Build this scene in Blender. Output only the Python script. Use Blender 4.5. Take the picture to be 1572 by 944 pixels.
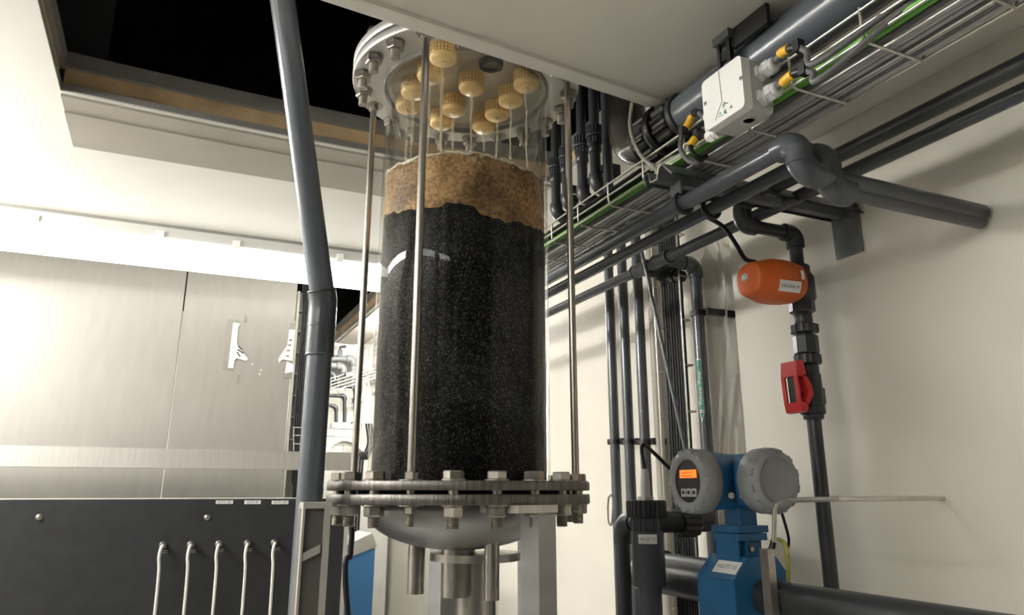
import bpy, math, random
from mathutils import Vector, Matrix
random.seed(7)
for o in list(bpy.data.objects): bpy.data.objects.remove(o)
S = bpy.context.scene
C = S.collection
R = math.radians
# ------------------------------------------------------------------ camera
F, CX, CY = 1139.0, 785.5, 446.5
TH, YAW, EYE = R(15.2), R(24.4), Vector((0, 0, 1.6))
fw = Vector((math.sin(YAW)*math.cos(TH), math.cos(YAW)*math.cos(TH), math.sin(TH)))
rt = Vector((math.cos(YAW), -math.sin(YAW), 0))
upv = rt.cross(fw)
cam = bpy.data.cameras.new('camera'); camo = bpy.data.objects.new('camera', cam); C.objects.link(camo)
cam.sensor_fit = 'HORIZONTAL'; cam.sensor_width = 36; cam.lens = F/1572*36
cam.shift_x = (786-CX)/1572; cam.shift_y = (CY-472)/1572
cam.clip_start = 0.02
camo.matrix_world = Matrix((( rt.x, upv.x, -fw.x, 0), (rt.y, upv.y, -fw.y, 0), (rt.z, upv.z, -fw.z, EYE.z), (0, 0, 0, 1)))
S.camera = camo
# ------------------------------------------------------------------ world, exposure
w = bpy.data.worlds.new('world'); S.world = w; w.use_nodes = True
w.node_tree.nodes['Background'].inputs[0].default_value = (0.02, 0.02, 0.022, 1)
S.view_settings.view_transform = 'Standard'; S.view_settings.look = 'None'; S.view_settings.gamma = 1
S.view_settings.exposure = 0.55
LAMP, LAMP_FAR, FILL_NEAR, FILL_REAR = 2.4, 75.0, 56.0, 9.0       # emission of the ceiling luminaires; near and rear are added fill

# pixel of the 1572x944 photograph -> point on a plane the thing touches
def ray(px, py): return fw + rt*((px-CX)/F) - upv*((py-CY)/F)
def hx(px, py, X): d = ray(px, py); return EYE + d*(X/d.x)
def hy(px, py, Y): d = ray(px, py); return EYE + d*(Y/d.y)
def hz(px, py, Z): d = ray(px, py); return EYE + d*((Z-EYE.z)/d.z)
def at(px, py, D): return EYE + ray(px, py)*D
def hcyl(px, py, c, r):                      # nearest hit with a vertical cylinder
    d = ray(px, py); ox, oy = -c.x, -c.y
    a = d.x*d.x+d.y*d.y; b = ox*d.x+oy*d.y; q = b*b-a*(ox*ox+oy*oy-r*r)
    t = (-b-math.sqrt(max(q, 0)))/a
    return EYE + d*t

# ------------------------------------------------------------------ materials
MATS = {}
def mat(name, col, rough=0.5, metal=0.0, noise=0.0, nscale=20, bump=0.0, bscale=60, spec=0.5, stretch=None, coat=0.0, ncol=None):
    m = bpy.data.materials.new(name); m.use_nodes = True; nt = m.node_tree; b = nt.nodes['Principled BSDF']
    b.inputs['Base Color'].default_value = (*col, 1); b.inputs['Roughness'].default_value = rough
    b.inputs['Metallic'].default_value = metal; b.inputs['Specular IOR Level'].default_value = spec
    b.inputs['Coat Weight'].default_value = coat
    if noise or bump:
        tc = nt.nodes.new('ShaderNodeTexCoord'); mp = nt.nodes.new('ShaderNodeMapping')
        nt.links.new(tc.outputs['Object'], mp.inputs[0])
        if stretch: mp.inputs['Scale'].default_value = stretch
    if noise:
        n = nt.nodes.new('ShaderNodeTexNoise'); n.inputs['Scale'].default_value = nscale; n.inputs['Detail'].default_value = 6
        nt.links.new(mp.outputs[0], n.inputs['Vector'])
        cr = nt.nodes.new('ShaderNodeValToRGB')
        lo = ncol if ncol else tuple(max(0, c*(1-noise)) for c in col)
        hi = tuple(min(1, c*(1+noise*0.6)) for c in col)
        cr.color_ramp.elements[0].color = (*lo, 1); cr.color_ramp.elements[1].color = (*hi, 1)
        cr.color_ramp.elements[0].position = .3; cr.color_ramp.elements[1].position = .7
        nt.links.new(n.outputs['Fac'], cr.inputs[0]); nt.links.new(cr.outputs[0], b.inputs['Base Color'])
    if bump:
        n2 = nt.nodes.new('ShaderNodeTexNoise'); n2.inputs['Scale'].default_value = bscale; n2.inputs['Detail'].default_value = 4
        nt.links.new(mp.outputs[0], n2.inputs['Vector'])
        bp = nt.nodes.new('ShaderNodeBump'); bp.inputs['Strength'].default_value = bump; bp.inputs['Distance'].default_value = 0.002
        nt.links.new(n2.outputs['Fac'], bp.inputs['Height']); nt.links.new(bp.outputs[0], b.inputs['Normal'])
    MATS[name] = m; return m
def emis(name, col, st):
    m = bpy.data.materials.new(name); m.use_nodes = True; nt = m.node_tree
    b = nt.nodes['Principled BSDF']; b.inputs['Base Color'].default_value = (*col, 1)
    b.inputs['Emission Color'].default_value = (*col, 1); b.inputs['Emission Strength'].default_value = st
    MATS[name] = m; return m
mat('white', (.80, .78, .73), .45, noise=.04, nscale=3)
mat('cream', (.74, .705, .62), .5, noise=.05, nscale=4, bump=.12, bscale=160)
mat('panel_white', (.78, .75, .68), .45, noise=.05, nscale=5, bump=.06, bscale=90)
mat('housing_grey', (.50, .49, .46), .5)
mat('floor', (.58, .57, .54), .55, noise=.2, nscale=8)
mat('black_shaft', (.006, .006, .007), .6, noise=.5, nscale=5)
mat('beige', (.34, .315, .265), .5, noise=.08, nscale=7, bump=.05)
mat('foam', (.62, .44, .245), .8, noise=.22, nscale=14, bump=.3, bscale=40)
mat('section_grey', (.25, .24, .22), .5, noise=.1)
mat('stainless', (.62, .60, .56), .42, .75, noise=.10, nscale=7, bump=.08, bscale=30, stretch=(30, 1, 1.2))
mat('back_grey', (.08, .08, .08), .6, noise=.1, nscale=4)
mat('left_grey', (.42, .41, .39), .55, noise=.06, nscale=4)
mat('sheet', (.34, .325, .295), .5, .35, noise=.05, nscale=6, bump=.02, bscale=12, stretch=(6, 1, 1.2))
mat('steel', (.44, .415, .375), .32, .9, noise=.12, nscale=60)
mat('flange_top', (.72, .70, .66), .38, .55, noise=.12, nscale=12, bump=.1, bscale=50)
mat('flange', (.19, .18, .165), .42, .8, noise=.35, nscale=9, bump=.5, bscale=14, stretch=(30, 30, 1))
mat('dish', (.42, .42, .42), .38, .85, noise=.15, nscale=5, bump=.12, bscale=40, stretch=(1, 1, 6))
mat('rod', (.42, .39, .345), .28, .9, noise=.1, nscale=30)
mat('pvc', (.070, .078, .088), .22, 0, noise=.12, nscale=14)
mat('pvc_light', (.105, .12, .14), .24, 0, noise=.14, nscale=16, stretch=(1, 1, .2))
mat('pvc_dark', (.034, .037, .041), .36, 0, noise=.15, nscale=20)
mat('clear_dark', (.055, .050, .044), .12, 0, noise=.3, nscale=6, coat=.3)
mat('black', (.012, .012, .013), .42, noise=.2, nscale=30)
mat('black_panel', (.022, .023, .026), .5, noise=.25, nscale=25)
mat('cable_black', (.010, .010, .011), .5, spec=.3)
mat('cable_grey', (.46, .47, .48), .42, noise=.15, nscale=30)
mat('cable_mid', (.12, .12, .125), .42, noise=.2, nscale=30)
mat('cable_green', (.13, .42, .045), .45, noise=.2, nscale=40)
mat('cable_white', (.72, .70, .64), .5)
mat('earth', (.45, .42, .08), .5, noise=.3, nscale=70)
mat('wire', (.62, .60, .56), .3, .9, noise=.1, nscale=60)
mat('strut', (.17, .18, .19), .4, .5, noise=.2, nscale=30)
mat('box_white', (.80, .79, .76), .45, bump=.04, bscale=300)
mat('box_grey', (.50, .50, .48), .5, bump=.06, bscale=300)
mat('gland', (.55, .56, .56), .4)
mat('yellow', (.80, .46, .03), .5, noise=.2, nscale=180)
mat('orange', (.60, .115, .018), .5, noise=.06, nscale=30, bump=.08, bscale=220)
mat('red', (.55, .02, .025), .4)
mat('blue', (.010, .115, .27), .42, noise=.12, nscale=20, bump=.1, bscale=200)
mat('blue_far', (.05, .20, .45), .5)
mat('meter_grey', (.27, .28, .285), .5, noise=.08, nscale=30, bump=.12, bscale=220)
mat('label', (.80, .80, .78), .5)
mat('label_text', (.05, .05, .055), .5)
mat('tape', (.74, .72, .66), .6, noise=.05, nscale=40)
mat('tape_old', (.27, .255, .225), .6, noise=.1, nscale=60)
mat('green_label', (.01, .19, .11), .45)
mat('nozzle', (.97, .70, .32), .42, noise=.10, nscale=30)
mat('nozzle_core', (.50, .29, .10), .6, noise=.1)
mat('plate_grey', (.56, .52, .44), .35, .3, noise=.25, nscale=12)
mat('taupe', (.125, .115, .105), .6, noise=.1)
mat('frame_grey', (.44, .43, .39), .5, noise=.08)
emis('lamp', (1.0, .985, .94), LAMP); emis('lamp_far', (1.0, .985, .94), LAMP_FAR); emis('fill_near', (1.0, .985, .95), FILL_NEAR); emis('fill_rear', (1.0, .985, .95), FILL_REAR)
emis('display', (1.0, .20, .025), .75)
def glass():
    m = bpy.data.materials.new('glass'); m.use_nodes = True; nt = m.node_tree; nt.nodes.clear()
    out = nt.nodes.new('ShaderNodeOutputMaterial'); mx = nt.nodes.new('ShaderNodeMixShader')
    tr = nt.nodes.new('ShaderNodeBsdfTransparent'); gl = nt.nodes.new('ShaderNodeBsdfGlossy'); lw = nt.nodes.new('ShaderNodeLayerWeight'); lw.inputs[0].default_value = .5
    tr.inputs[0].default_value = (.985, .98, .965, 1); gl.inputs['Roughness'].default_value = .035
    pw = nt.nodes.new('ShaderNodeMath'); pw.operation = 'POWER'; pw.inputs[1].default_value = 4.5; nt.links.new(lw.outputs['Facing'], pw.inputs[0])
    fr = nt.nodes.new('ShaderNodeMath'); fr.operation = 'MULTIPLY_ADD'; fr.inputs[1].default_value = .55; fr.inputs[2].default_value = .015; nt.links.new(pw.outputs[0], fr.inputs[0])
    nt.links.new(fr.outputs[0], mx.inputs[0]); nt.links.new(tr.outputs[0], mx.inputs[1]); nt.links.new(gl.outputs[0], mx.inputs[2])
    nt.links.new(mx.outputs[0], out.inputs[0]); MATS['glass'] = m
glass()
def stream():
    m = bpy.data.materials.new('stream'); m.use_nodes = True; nt = m.node_tree; nt.nodes.clear()
    out = nt.nodes.new('ShaderNodeOutputMaterial'); mx = nt.nodes.new('ShaderNodeMixShader')
    tr = nt.nodes.new('ShaderNodeBsdfTransparent'); gl = nt.nodes.new('ShaderNodeBsdfPrincipled')
    gl.inputs['Base Color'].default_value = (.85, .78, .62, 1); gl.inputs['Roughness'].default_value = .12
    mx.inputs[0].default_value = .28
    nt.links.new(tr.outputs[0], mx.inputs[1]); nt.links.new(gl.outputs[0], mx.inputs[2]); nt.links.new(mx.outputs[0], out.inputs[0]); MATS['stream'] = m
stream()
def water():
    m = bpy.data.materials.new('water'); m.use_nodes = True; nt = m.node_tree; nt.nodes.clear(); N = nt.nodes.new; L = nt.links.new
    out = N('ShaderNodeOutputMaterial'); tc = N('ShaderNodeTexCoord')
    n1 = N('ShaderNodeTexNoise'); n1.inputs['Scale'].default_value = 9; n1.inputs['Detail'].default_value = 5
    n2 = N('ShaderNodeTexNoise'); n2.inputs['Scale'].default_value = 150; n2.inputs['Detail'].default_value = 3
    L(tc.outputs['Object'], n1.inputs['Vector']); L(tc.outputs['Object'], n2.inputs['Vector'])
    cr = N('ShaderNodeValToRGB'); e = cr.color_ramp.elements
    e[0].position = .36; e[0].color = (.21, .125, .055, 1); e[1].position = .64; e[1].color = (.72, .47, .22, 1)
    L(n1.outputs['Fac'], cr.inputs[0])
    mixc = N('ShaderNodeMix'); mixc.data_type = 'RGBA'; mixc.blend_type = 'OVERLAY'; mixc.inputs['Factor'].default_value = .45
    cr2 = N('ShaderNodeValToRGB'); cr2.color_ramp.elements[0].position = .35; cr2.color_ramp.elements[1].position = .65
    L(n2.outputs['Fac'], cr2.inputs[0]); L(cr.outputs[0], mixc.inputs['A']); L(cr2.outputs[0], mixc.inputs['B'])
    # bubbles gather under the surface
    n3 = N('ShaderNodeTexNoise'); n3.inputs['Scale'].default_value = 75; n3.inputs['Detail'].default_value = 4; n3.inputs['Distortion'].default_value = 1.5; L(tc.outputs['Object'], n3.inputs['Vector'])
    sx = N('ShaderNodeSeparateXYZ'); L(tc.outputs['Generated'], sx.inputs[0])
    mr = N('ShaderNodeMapRange'); mr.inputs['From Min'].default_value = .55; mr.inputs['From Max'].default_value = 1.0; mr.inputs['To Min'].default_value = -.30; mr.inputs['To Max'].default_value = .12; L(sx.outputs['Z'], mr.inputs['Value'])
    ad = N('ShaderNodeMath'); ad.operation = 'ADD'; L(n3.outputs['Fac'], ad.inputs[0]); L(mr.outputs[0], ad.inputs[1])
    cr3 = N('ShaderNodeValToRGB'); cr3.color_ramp.elements[0].position = .53; cr3.color_ramp.elements[1].position = .62; L(ad.outputs[0], cr3.inputs[0])
    mb_ = N('ShaderNodeMix'); mb_.data_type = 'RGBA'; L(cr3.outputs[0], mb_.inputs['Factor']); L(mixc.outputs['Result'], mb_.inputs['A']); mb_.inputs['B'].default_value = (.72, .62, .45, 1)
    bs = N('ShaderNodeBsdfPrincipled'); bs.inputs['Roughness'].default_value = .5; L(mb_.outputs['Result'], bs.inputs['Base Color'])
    tl = N('ShaderNodeBsdfTranslucent'); L(mb_.outputs['Result'], tl.inputs[0])
    bp = N('ShaderNodeBump'); bp.inputs['Strength'].default_value = .5; bp.inputs['Distance'].default_value = .003
    L(n2.outputs['Fac'], bp.inputs['Height']); L(bp.outputs[0], bs.inputs['Normal'])
    mx = N('ShaderNodeMixShader'); mx.inputs[0].default_value = .4; L(bs.outputs[0], mx.inputs[1]); L(tl.outputs[0], mx.inputs[2]); L(mx.outputs[0], out.inputs[0]); MATS['water'] = m
water()
mat('foam_white', (.72, .66, .54), .5, noise=.35, nscale=160, bump=1.0, bscale=260)
def carbon():
    m = mat('carbon', (.012, .012, .013), .45, spec=.12); nt = m.node_tree; b = nt.nodes['Principled BSDF']; N = nt.nodes.new; L = nt.links.new
    tc = N('ShaderNodeTexCoord'); v = N('ShaderNodeTexVoronoi'); v.inputs['Scale'].default_value = 620
    mp = N('ShaderNodeMapping'); mp.inputs['Scale'].default_value = (1, 1, .7); L(tc.outputs['Object'], mp.inputs[0]); L(mp.outputs[0], v.inputs['Vector'])
    sp = N('ShaderNodeSeparateColor'); L(v.outputs['Color'], sp.inputs[0])
    cr = N('ShaderNodeValToRGB'); cr.color_ramp.elements[0].position = .74; cr.color_ramp.elements[0].color = (.002, .002, .0024, 1)
    cr.color_ramp.elements[1].position = 1.0; cr.color_ramp.elements[1].color = (.11, .11, .11, 1)
    L(sp.outputs[0], cr.inputs[0]); L(cr.outputs[0], b.inputs['Base Color'])
    bp = N('ShaderNodeBump'); bp.inputs['Strength'].default_value = 1; bp.inputs['Distance'].default_value = .003; L(v.outputs['Distance'], bp.inputs['Height']); L(bp.outputs[0], b.inputs['Normal'])
carbon()

# ------------------------------------------------------------------ mesh builder
ORG = {}                                     # world origin of things and their parts (unrotated things)
class MB:
    def __init__(s): s.v = []; s.f = []; s.sm = []
    def add(s, vs, fs, sm=False):
        n = len(s.v); s.v += [Vector(v) for v in vs]; s.f += [tuple(i+n for i in f) for f in fs]; s.sm += [sm]*len(fs); return s
    def hexa(s, p):                          # 8 points: bottom 4 ccw, top 4
        return s.add(p, [(3, 2, 1, 0), (4, 5, 6, 7), (0, 1, 5, 4), (1, 2, 6, 5), (2, 3, 7, 6), (3, 0, 4, 7)])
    def box(s, a, b):
        x0, x1 = sorted((a[0], b[0])); y0, y1 = sorted((a[1], b[1])); z0, z1 = sorted((a[2], b[2]))
        return s.hexa([(x0, y0, z0), (x1, y0, z0), (x1, y1, z0), (x0, y1, z0), (x0, y0, z1), (x1, y0, z1), (x1, y1, z1), (x0, y1, z1)])
    def rbox(s, a, b, r, ax=2, n=3):         # box with rounded corners, extruded along ax
        lo = [min(a[i], b[i]) for i in range(3)]; hi = [max(a[i], b[i]) for i in range(3)]
        i, j = [k for k in range(3) if k != ax]
        pts = []
        for (cx, cy, st) in ((hi[i]-r, hi[j]-r, 0), (lo[i]+r, hi[j]-r, 90), (lo[i]+r, lo[j]+r, 180), (hi[i]-r, lo[j]+r, 270)):
            for k in range(n+1):
                t = R(st+90*k/n); pts.append((cx+r*math.cos(t), cy+r*math.sin(t)))
        return s.prism(pts, ax, lo[ax], hi[ax])
    def prism(s, pts, ax, lo, hi):
        i, j = [k for k in range(3) if k != ax]; n = len(pts); vs = []
        for h in (lo, hi):
            for p in pts:
                v = [0, 0, 0]; v[i], v[j], v[ax] = p[0], p[1], h; vs.append(v)
        fs = [tuple(range(n))[::-1], tuple(range(n, 2*n))] + [(k, (k+1) % n, n+(k+1) % n, n+k) for k in range(n)]
        return s.add(vs, fs)
    def lathe(s, prof, o=(0, 0, 0), axis=(0, 0, 1), n=24, sm=True, cap=True):   # prof: [(radius, height)]
        a = Vector(axis).normalized(); o = Vector(o)
        t = Vector((1, 0, 0)) if abs(a.x) < .9 else Vector((0, 1, 0)); e1 = a.cross(t).normalized(); e2 = a.cross(e1)
        vs, fs = [], []
        for (r, h) in prof:
            for k in range(n):
                an = 2*math.pi*k/n; vs.append(o + a*h + (e1*math.cos(an)+e2*math.sin(an))*r)
        for q in range(len(prof)-1):
            for k in range(n): fs.append((q*n+k, q*n+(k+1) % n, (q+1)*n+(k+1) % n, (q+1)*n+k))
        s.add(vs, fs, sm)
        if cap:
            m = len(vs)
            s.add(vs[:n], [tuple(range(n))[::-1]]); s.add(vs[m-n:], [tuple(range(n))])
        return s
    def cyl(s, p, q, r, n=16, r2=None, sm=True):
        p, q = Vector(p), Vector(q); d = q-p
        return s.lathe([(r, 0), (r if r2 is None else r2, d.length)], p, d, n, sm)
    def tube(s, pts, r, n=8, closed=False, cap=True):
        P = [Vector(p) for p in pts]; m = len(P); vs = []; fs = []; prev = None
        rr = r if isinstance(r, (list, tuple)) else [r]*m
        for i in range(m):
            if closed: d = P[(i+1) % m]-P[i-1]
            else: d = P[min(i+1, m-1)]-P[max(i-1, 0)]
            d.normalize()
            if prev is None:
                t = Vector((0, 0, 1)) if abs(d.z) < .9 else Vector((1, 0, 0)); e1 = d.cross(t).normalized()
            else:
                e1 = (prev - d*prev.dot(d)).normalized()
            prev = e1; e2 = d.cross(e1)
            for k in range(n):
                an = 2*math.pi*k/n; vs.append(P[i]+(e1*math.cos(an)+e2*math.sin(an))*rr[i])
        for i in range(m if closed else m-1):
            a, b = i*n, ((i+1) % m)*n
            for k in range(n): fs.append((a+k, a+(k+1) % n, b+(k+1) % n, b+k))
        s.add(vs, fs, True)
        if cap and not closed:
            s.add(vs[:n], [tuple(range(n))[::-1]]); s.add(vs[-n:], [tuple(range(n))])
        return s
    def hexnut(s, o, axis, r, h, hole=0):    # across-corner radius r, chamfered
        a = Vector(axis).normalized(); o = Vector(o)
        t = Vector((.6, .8, 0)) if abs(a.z) > .5 else Vector((0, 0, 1)); e1 = (t-a*t.dot(a)).normalized(); e2 = a.cross(e1)
        vs = []; prof = [(.92, 0), (1, .08), (1, .86), (.90, 1)]
        for (k, hh) in prof:
            for q in range(6):
                an = q*math.pi/3; vs.append(o+a*(hh*h)+(e1*math.cos(an)+e2*math.sin(an))*r*k)
        fs = [tuple(range(6))[::-1], tuple(range(18, 24))]
        for l in range(3): fs += [(l*6+q, l*6+(q+1) % 6, (l+1)*6+(q+1) % 6, (l+1)*6+q) for q in range(6)]
        return s.add(vs, fs)
    def build(s, name, m, parent=None, local=False, mesh_only=False):
        org = Vector((0, 0, 0)) if (local or parent is None) else ORG.get(parent.name, Vector((0, 0, 0)))
        me = bpy.data.meshes.new(name); me.from_pydata([v-org for v in s.v], [], s.f); me.polygons.foreach_set('use_smooth', s.sm)
        me.materials.append(MATS[m]); me.update()
        if mesh_only: return me
        o = bpy.data.objects.new(name, me); C.objects.link(o)
        if parent: o.parent = parent; ORG[o.name] = org
        return o
def inst(name, me, parent, loc, rz=0):
    o = bpy.data.objects.new(name, me); C.objects.link(o); o.parent = parent
    o.location = Vector(loc)-ORG.get(parent.name, Vector()) if parent and parent.name in ORG else loc
    o.rotation_euler.z = rz; return o
def tag(o, label, cat, group=None, kind=None):
    o['label'] = label
    o['category'] = cat
    if group: o['group'] = group
    if kind: o['kind'] = kind
    return o
def thing(name, loc, label, cat, group=None):
    o = bpy.data.objects.new(name, None); C.objects.link(o); o.location = loc; o.empty_display_size = .05
    ORG[o.name] = Vector(loc); return tag(o, label, cat, group)
def struct(name, mb, m, parent=None):
    o = mb.build(name, m, parent)
    if not parent: o['kind'] = 'structure'; o['label'] = name.replace('_', ' '); ORG[o.name] = Vector()
    return o
def bez(p0, p1, p2, p3, n=14):
    P = [Vector(p) for p in (p0, p1, p2, p3)]
    return [P[0]*(1-t)**3+P[1]*3*t*(1-t)**2+P[2]*3*t*t*(1-t)+P[3]*t**3 for t in [i/n for i in range(n+1)]]
def smooth_path(pts, sub=6):                 # Catmull-Rom
    P = [Vector(p) for p in pts]; P = [P[0]*2-P[1]]+P+[P[-1]*2-P[-2]]; out = []
    for i in range(1, len(P)-2):
        for k in range(sub):
            t = k/sub; a, b, c, d = P[i-1:i+3]
            out.append(.5*((2*b)+(c-a)*t+(2*a-5*b+4*c-d)*t*t+(3*b-a-3*c+d)*t**3))
    return out+[P[-2]]
def text_part(txt, size, parent, origin, ex, ey, m='label_text', off=.0006):
    """flat lettering: origin = centre, ex/ey = reading direction and up"""
    cu = bpy.data.curves.new('txt', 'FONT'); cu.body = txt; cu.size = size; cu.align_x = 'CENTER'; cu.align_y = 'CENTER'; cu.resolution_u = 2
    t = bpy.data.objects.new('txt', cu); C.objects.link(t); bpy.context.view_layer.update()
    me = bpy.data.meshes.new_from_object(t.evaluated_get(bpy.context.evaluated_depsgraph_get()))
    bpy.data.objects.remove(t); bpy.data.curves.remove(cu)
    ex, ey = Vector(ex).normalized(), Vector(ey).normalized(); en = ex.cross(ey)
    mb = MB(); mb.add([Vector(origin)+ex*v.co.x+ey*v.co.y+en*off for v in me.vertices], [tuple(p.vertices) for p in me.polygons])
    bpy.data.meshes.remove(me)
    return mb.build('lettering', m, parent)
def wrap_letters(o, cx, cy, r):
    org = ORG[o.parent.name]
    for v in o.data.vertices:
        p = v.co+org; d = Vector((p.x-cx, p.y-cy, 0)); L = d.length; d.normalize(); v.co = Vector((cx+d.x*r, cy+d.y*r, p.z))-org
    return o
def elbow_pts(p, d0, d1, br, n=8):
    """arc round corner p from direction d0 (incoming) to d1 (outgoing)"""
    d0, d1 = d0.normalized(), d1.normalized(); ang = d0.angle(d1); k = br*math.tan(ang/2)
    a, b = p-d0*k, p+d1*k; c = a+(d1-d0*d0.dot(d1)).normalized()*br
    ax = d0.cross(d1).normalized(); v = a-c
    return [c+Matrix.Rotation(ang*i/n, 3, ax) @ v for i in range(n+1)], k
def pipe_run(name, pts, r, m, label, cat='pipe', group=None, sock=1.22, br=None, em=None, n=18, root=None):
    """straight pipes with socketed elbows at the corners"""
    P = [Vector(p) for p in pts]; br = br or r*1.5; em = em or m
    t = root or thing(name, P[0] if P[0].z <= P[-1].z else P[-1], label, cat, group)
    ks = [0]*len(P)
    for i in range(1, len(P)-1):
        d0, d1 = P[i]-P[i-1], P[i+1]-P[i]
        if d0.normalized().angle(d1.normalized()) < .02: continue
        arc, k = elbow_pts(P[i], d0, d1, br); ks[i] = k
        b = MB().tube([arc[0]-d0.normalized()*r*.9]+arc+[arc[-1]+d1.normalized()*r*.9], r*sock, n)
        b.build('elbow', em, t)
    for i in range(len(P)-1):
        d = (P[i+1]-P[i]).normalized()
        a, b = P[i]+d*ks[i], P[i+1]-d*ks[i+1]
        if (b-a).dot(d) > .002: MB().cyl(a, b, r, n).build('pipe', m, t)
    return t
def ring(t, p, d, r, h, m, name='collar', n=20):
    d = Vector(d).normalized(); p = Vector(p)
    c = min(h*.15, r*.1)
    return MB().lathe([(r-c, -h/2), (r, -h/2+c), (r, h/2-c), (r-c, h/2)], p, d, n).build(name, m, t)
def ribbed(t, p, d, r, h, m, ribs=16, name='union_nut', depth=.10):
    """union nut with grip ribs"""
    d = Vector(d).normalized(); p = Vector(p); mb = MB()
    n = ribs*4; tt = Vector((0, 0, 1)) if abs(d.z) < .9 else Vector((1, 0, 0)); e1 = d.cross(tt).normalized(); e2 = d.cross(e1); vs, fs = [], []
    for (k, hh) in ((.90, -.5), (1, -.42), (1, .42), (.90, .5)):
        for q in range(n):
            rr = r*k*(1 if (q % 4) in (0, 1) else 1-depth); an = 2*math.pi*q/n; vs.append(p+d*h*hh+(e1*math.cos(an)+e2*math.sin(an))*rr)
    for l in range(3): fs += [(l*n+q, l*n+(q+1) % n, (l+1)*n+(q+1) % n, (l+1)*n+q) for q in range(n)]
    fs += [tuple(range(n))[::-1], tuple(range(3*n, 4*n))]
    mb.add(vs, fs); return mb.build(name, m, t)
E0 = EYE.z
# ================================================================== the setting
XR, XL, YE, YB, ZC = 1.13, -1.25, 4.3, -1.1, 2.45
struct('floor', MB().box((XL, YB, -.06), (XR, YE, 0)), 'floor')
def wall_right():
    # sheet wall with pressed vertical grooves that taper out below the ceiling
    prof = []; y = YB
    def groove(yc, w, d): return [(yc-w/2, 0), (yc-w/2+.022, d), (yc+w/2-.022, d), (yc+w/2, 0)]
    prof = [(YB, 0)]
    for yc in (-.35, .30, 1.325, 1.75, 2.65, 3.3): prof += groove(yc, .105, .026)
    prof += [(YE, 0)]
    zs = [(0, 1), (2.14, 1), (2.175, 0), (3.0, 0)]
    mb = MB(); n = len(prof); vs = []
    for (z, k) in zs: vs += [(XR+d*k, yy, z) for (yy, d) in prof]
    fs = [(l*n+i+1, l*n+i, (l+1)*n+i, (l+1)*n+i+1) for l in range(3) for i in range(n-1)]
    mb.add(vs, fs)
    mb.box((XR+.03, YB, 0), (XR+.07, YE, 3.0))
    return struct('wall_right', mb, 'cream')
wall_right()
struct('wall_left', MB().box((XL-.06, YB, 0), (XL, YE, 3.0)), 'white')
struct('wall_end', MB().box((XL-.06, YE, 0), (XR+.07, YE+.06, 3.0)), 'white')
struct('wall_back', MB().box((XL-.06, YB-.06, 0), (XR+.07, YB, 3.0)), 'back_grey')
# ceiling plate with two openings: over the column (far edge slightly curved) and over the far bay
HXL, HXR, HY0 = -.30, .92, .35
def ceiling():
    mb = MB(); z0, z1 = ZC, ZC+.004
    def yfar(x): return 1.735+.02*(1-((x-.33)/.6)**2)
    mb.box((XL, YB, z0), (HXL, YE, z1)); mb.box((HXR, YB, z0), (XR, 1.9, z1)); mb.box((HXL, YB, z0), (HXR, HY0, z1))
    mb.box((.82, 1.9, z0), (XR, YE, z1)); mb.box((HXL, 1.99, z0), (.82, 3.05, z1))
    xs = [HXL+(HXR-HXL)*i/16 for i in range(17)]
    for a, b in zip(xs, xs[1:]):
        mb.hexa([(a, yfar(a), z0), (b, yfar(b), z0), (b, 1.99, z0), (a, 1.99, z0), (a, yfar(a), z1), (b, yfar(b), z1), (b, 1.99, z1), (a, 1.99, z1)])
    return struct('ceiling', mb, 'white'), yfar, xs
CEIL, yfar, hxs = ceiling()
def rim(z0, z1, m, name, d=0.0):             # cut edge of the roof sandwich round the openings
    mb = MB()
    for a, b in zip(hxs, hxs[1:]):
        mb.hexa([(a, yfar(a)+d, z0), (b, yfar(b)+d, z0), (b, yfar(b)+.06, z0), (a, yfar(a)+.06, z0), (a, yfar(a)+d, z1), (b, yfar(b)+d, z1), (b, yfar(b)+.06, z1), (a, yfar(a)+.06, z1)])
    mb.box((HXR+d, HY0, z0), (HXR+.06, 1.75, z1)); mb.box((HXL-.06, HY0, z0), (HXL-d, 1.75, z1)); mb.box((HXL, HY0-.06, z0), (HXR, HY0-d, z1))
    mb.box((.82+d, 3.05, z0), (.88, YE, z1)); mb.box((HXL, 3.0, z0), (.82, 3.05-d, z1))
    return mb.build(name, m, CEIL)
rim(ZC+.004, ZC+.020, 'section_grey', 'inner_skin'); rim(ZC+.020, ZC+.062, 'foam', 'insulation_core', .012); rim(ZC+.062, ZC+.098, 'section_grey', 'outer_skin')
# beige steel frame beside the opening
mb = MB()
for a, b in zip(hxs, hxs[1:]):
    for (s0, s1, t) in ((.012, .085, .006), (.085, .255, .010)):
        mb.hexa([(a, yfar(a)+s0, ZC-t), (b, yfar(b)+s0, ZC-t), (b, yfar(.33)+s1 if s1 > .2 else yfar(b)+s1, ZC-t), (a, yfar(.33)+s1 if s1 > .2 else yfar(a)+s1, ZC-t),
                 (a, yfar(a)+s0, ZC), (b, yfar(b)+s0, ZC), (b, yfar(.33)+s1 if s1 > .2 else yfar(b)+s1, ZC), (a, yfar(.33)+s1 if s1 > .2 else yfar(a)+s1, ZC)])
for (x0, x1, t) in ((.832, .93, .010), (.93, .99, .006)): mb.box((x0, 3.05, ZC-t), (x1, YE, ZC))
mb.build('edge_frame', 'beige', CEIL)
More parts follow.
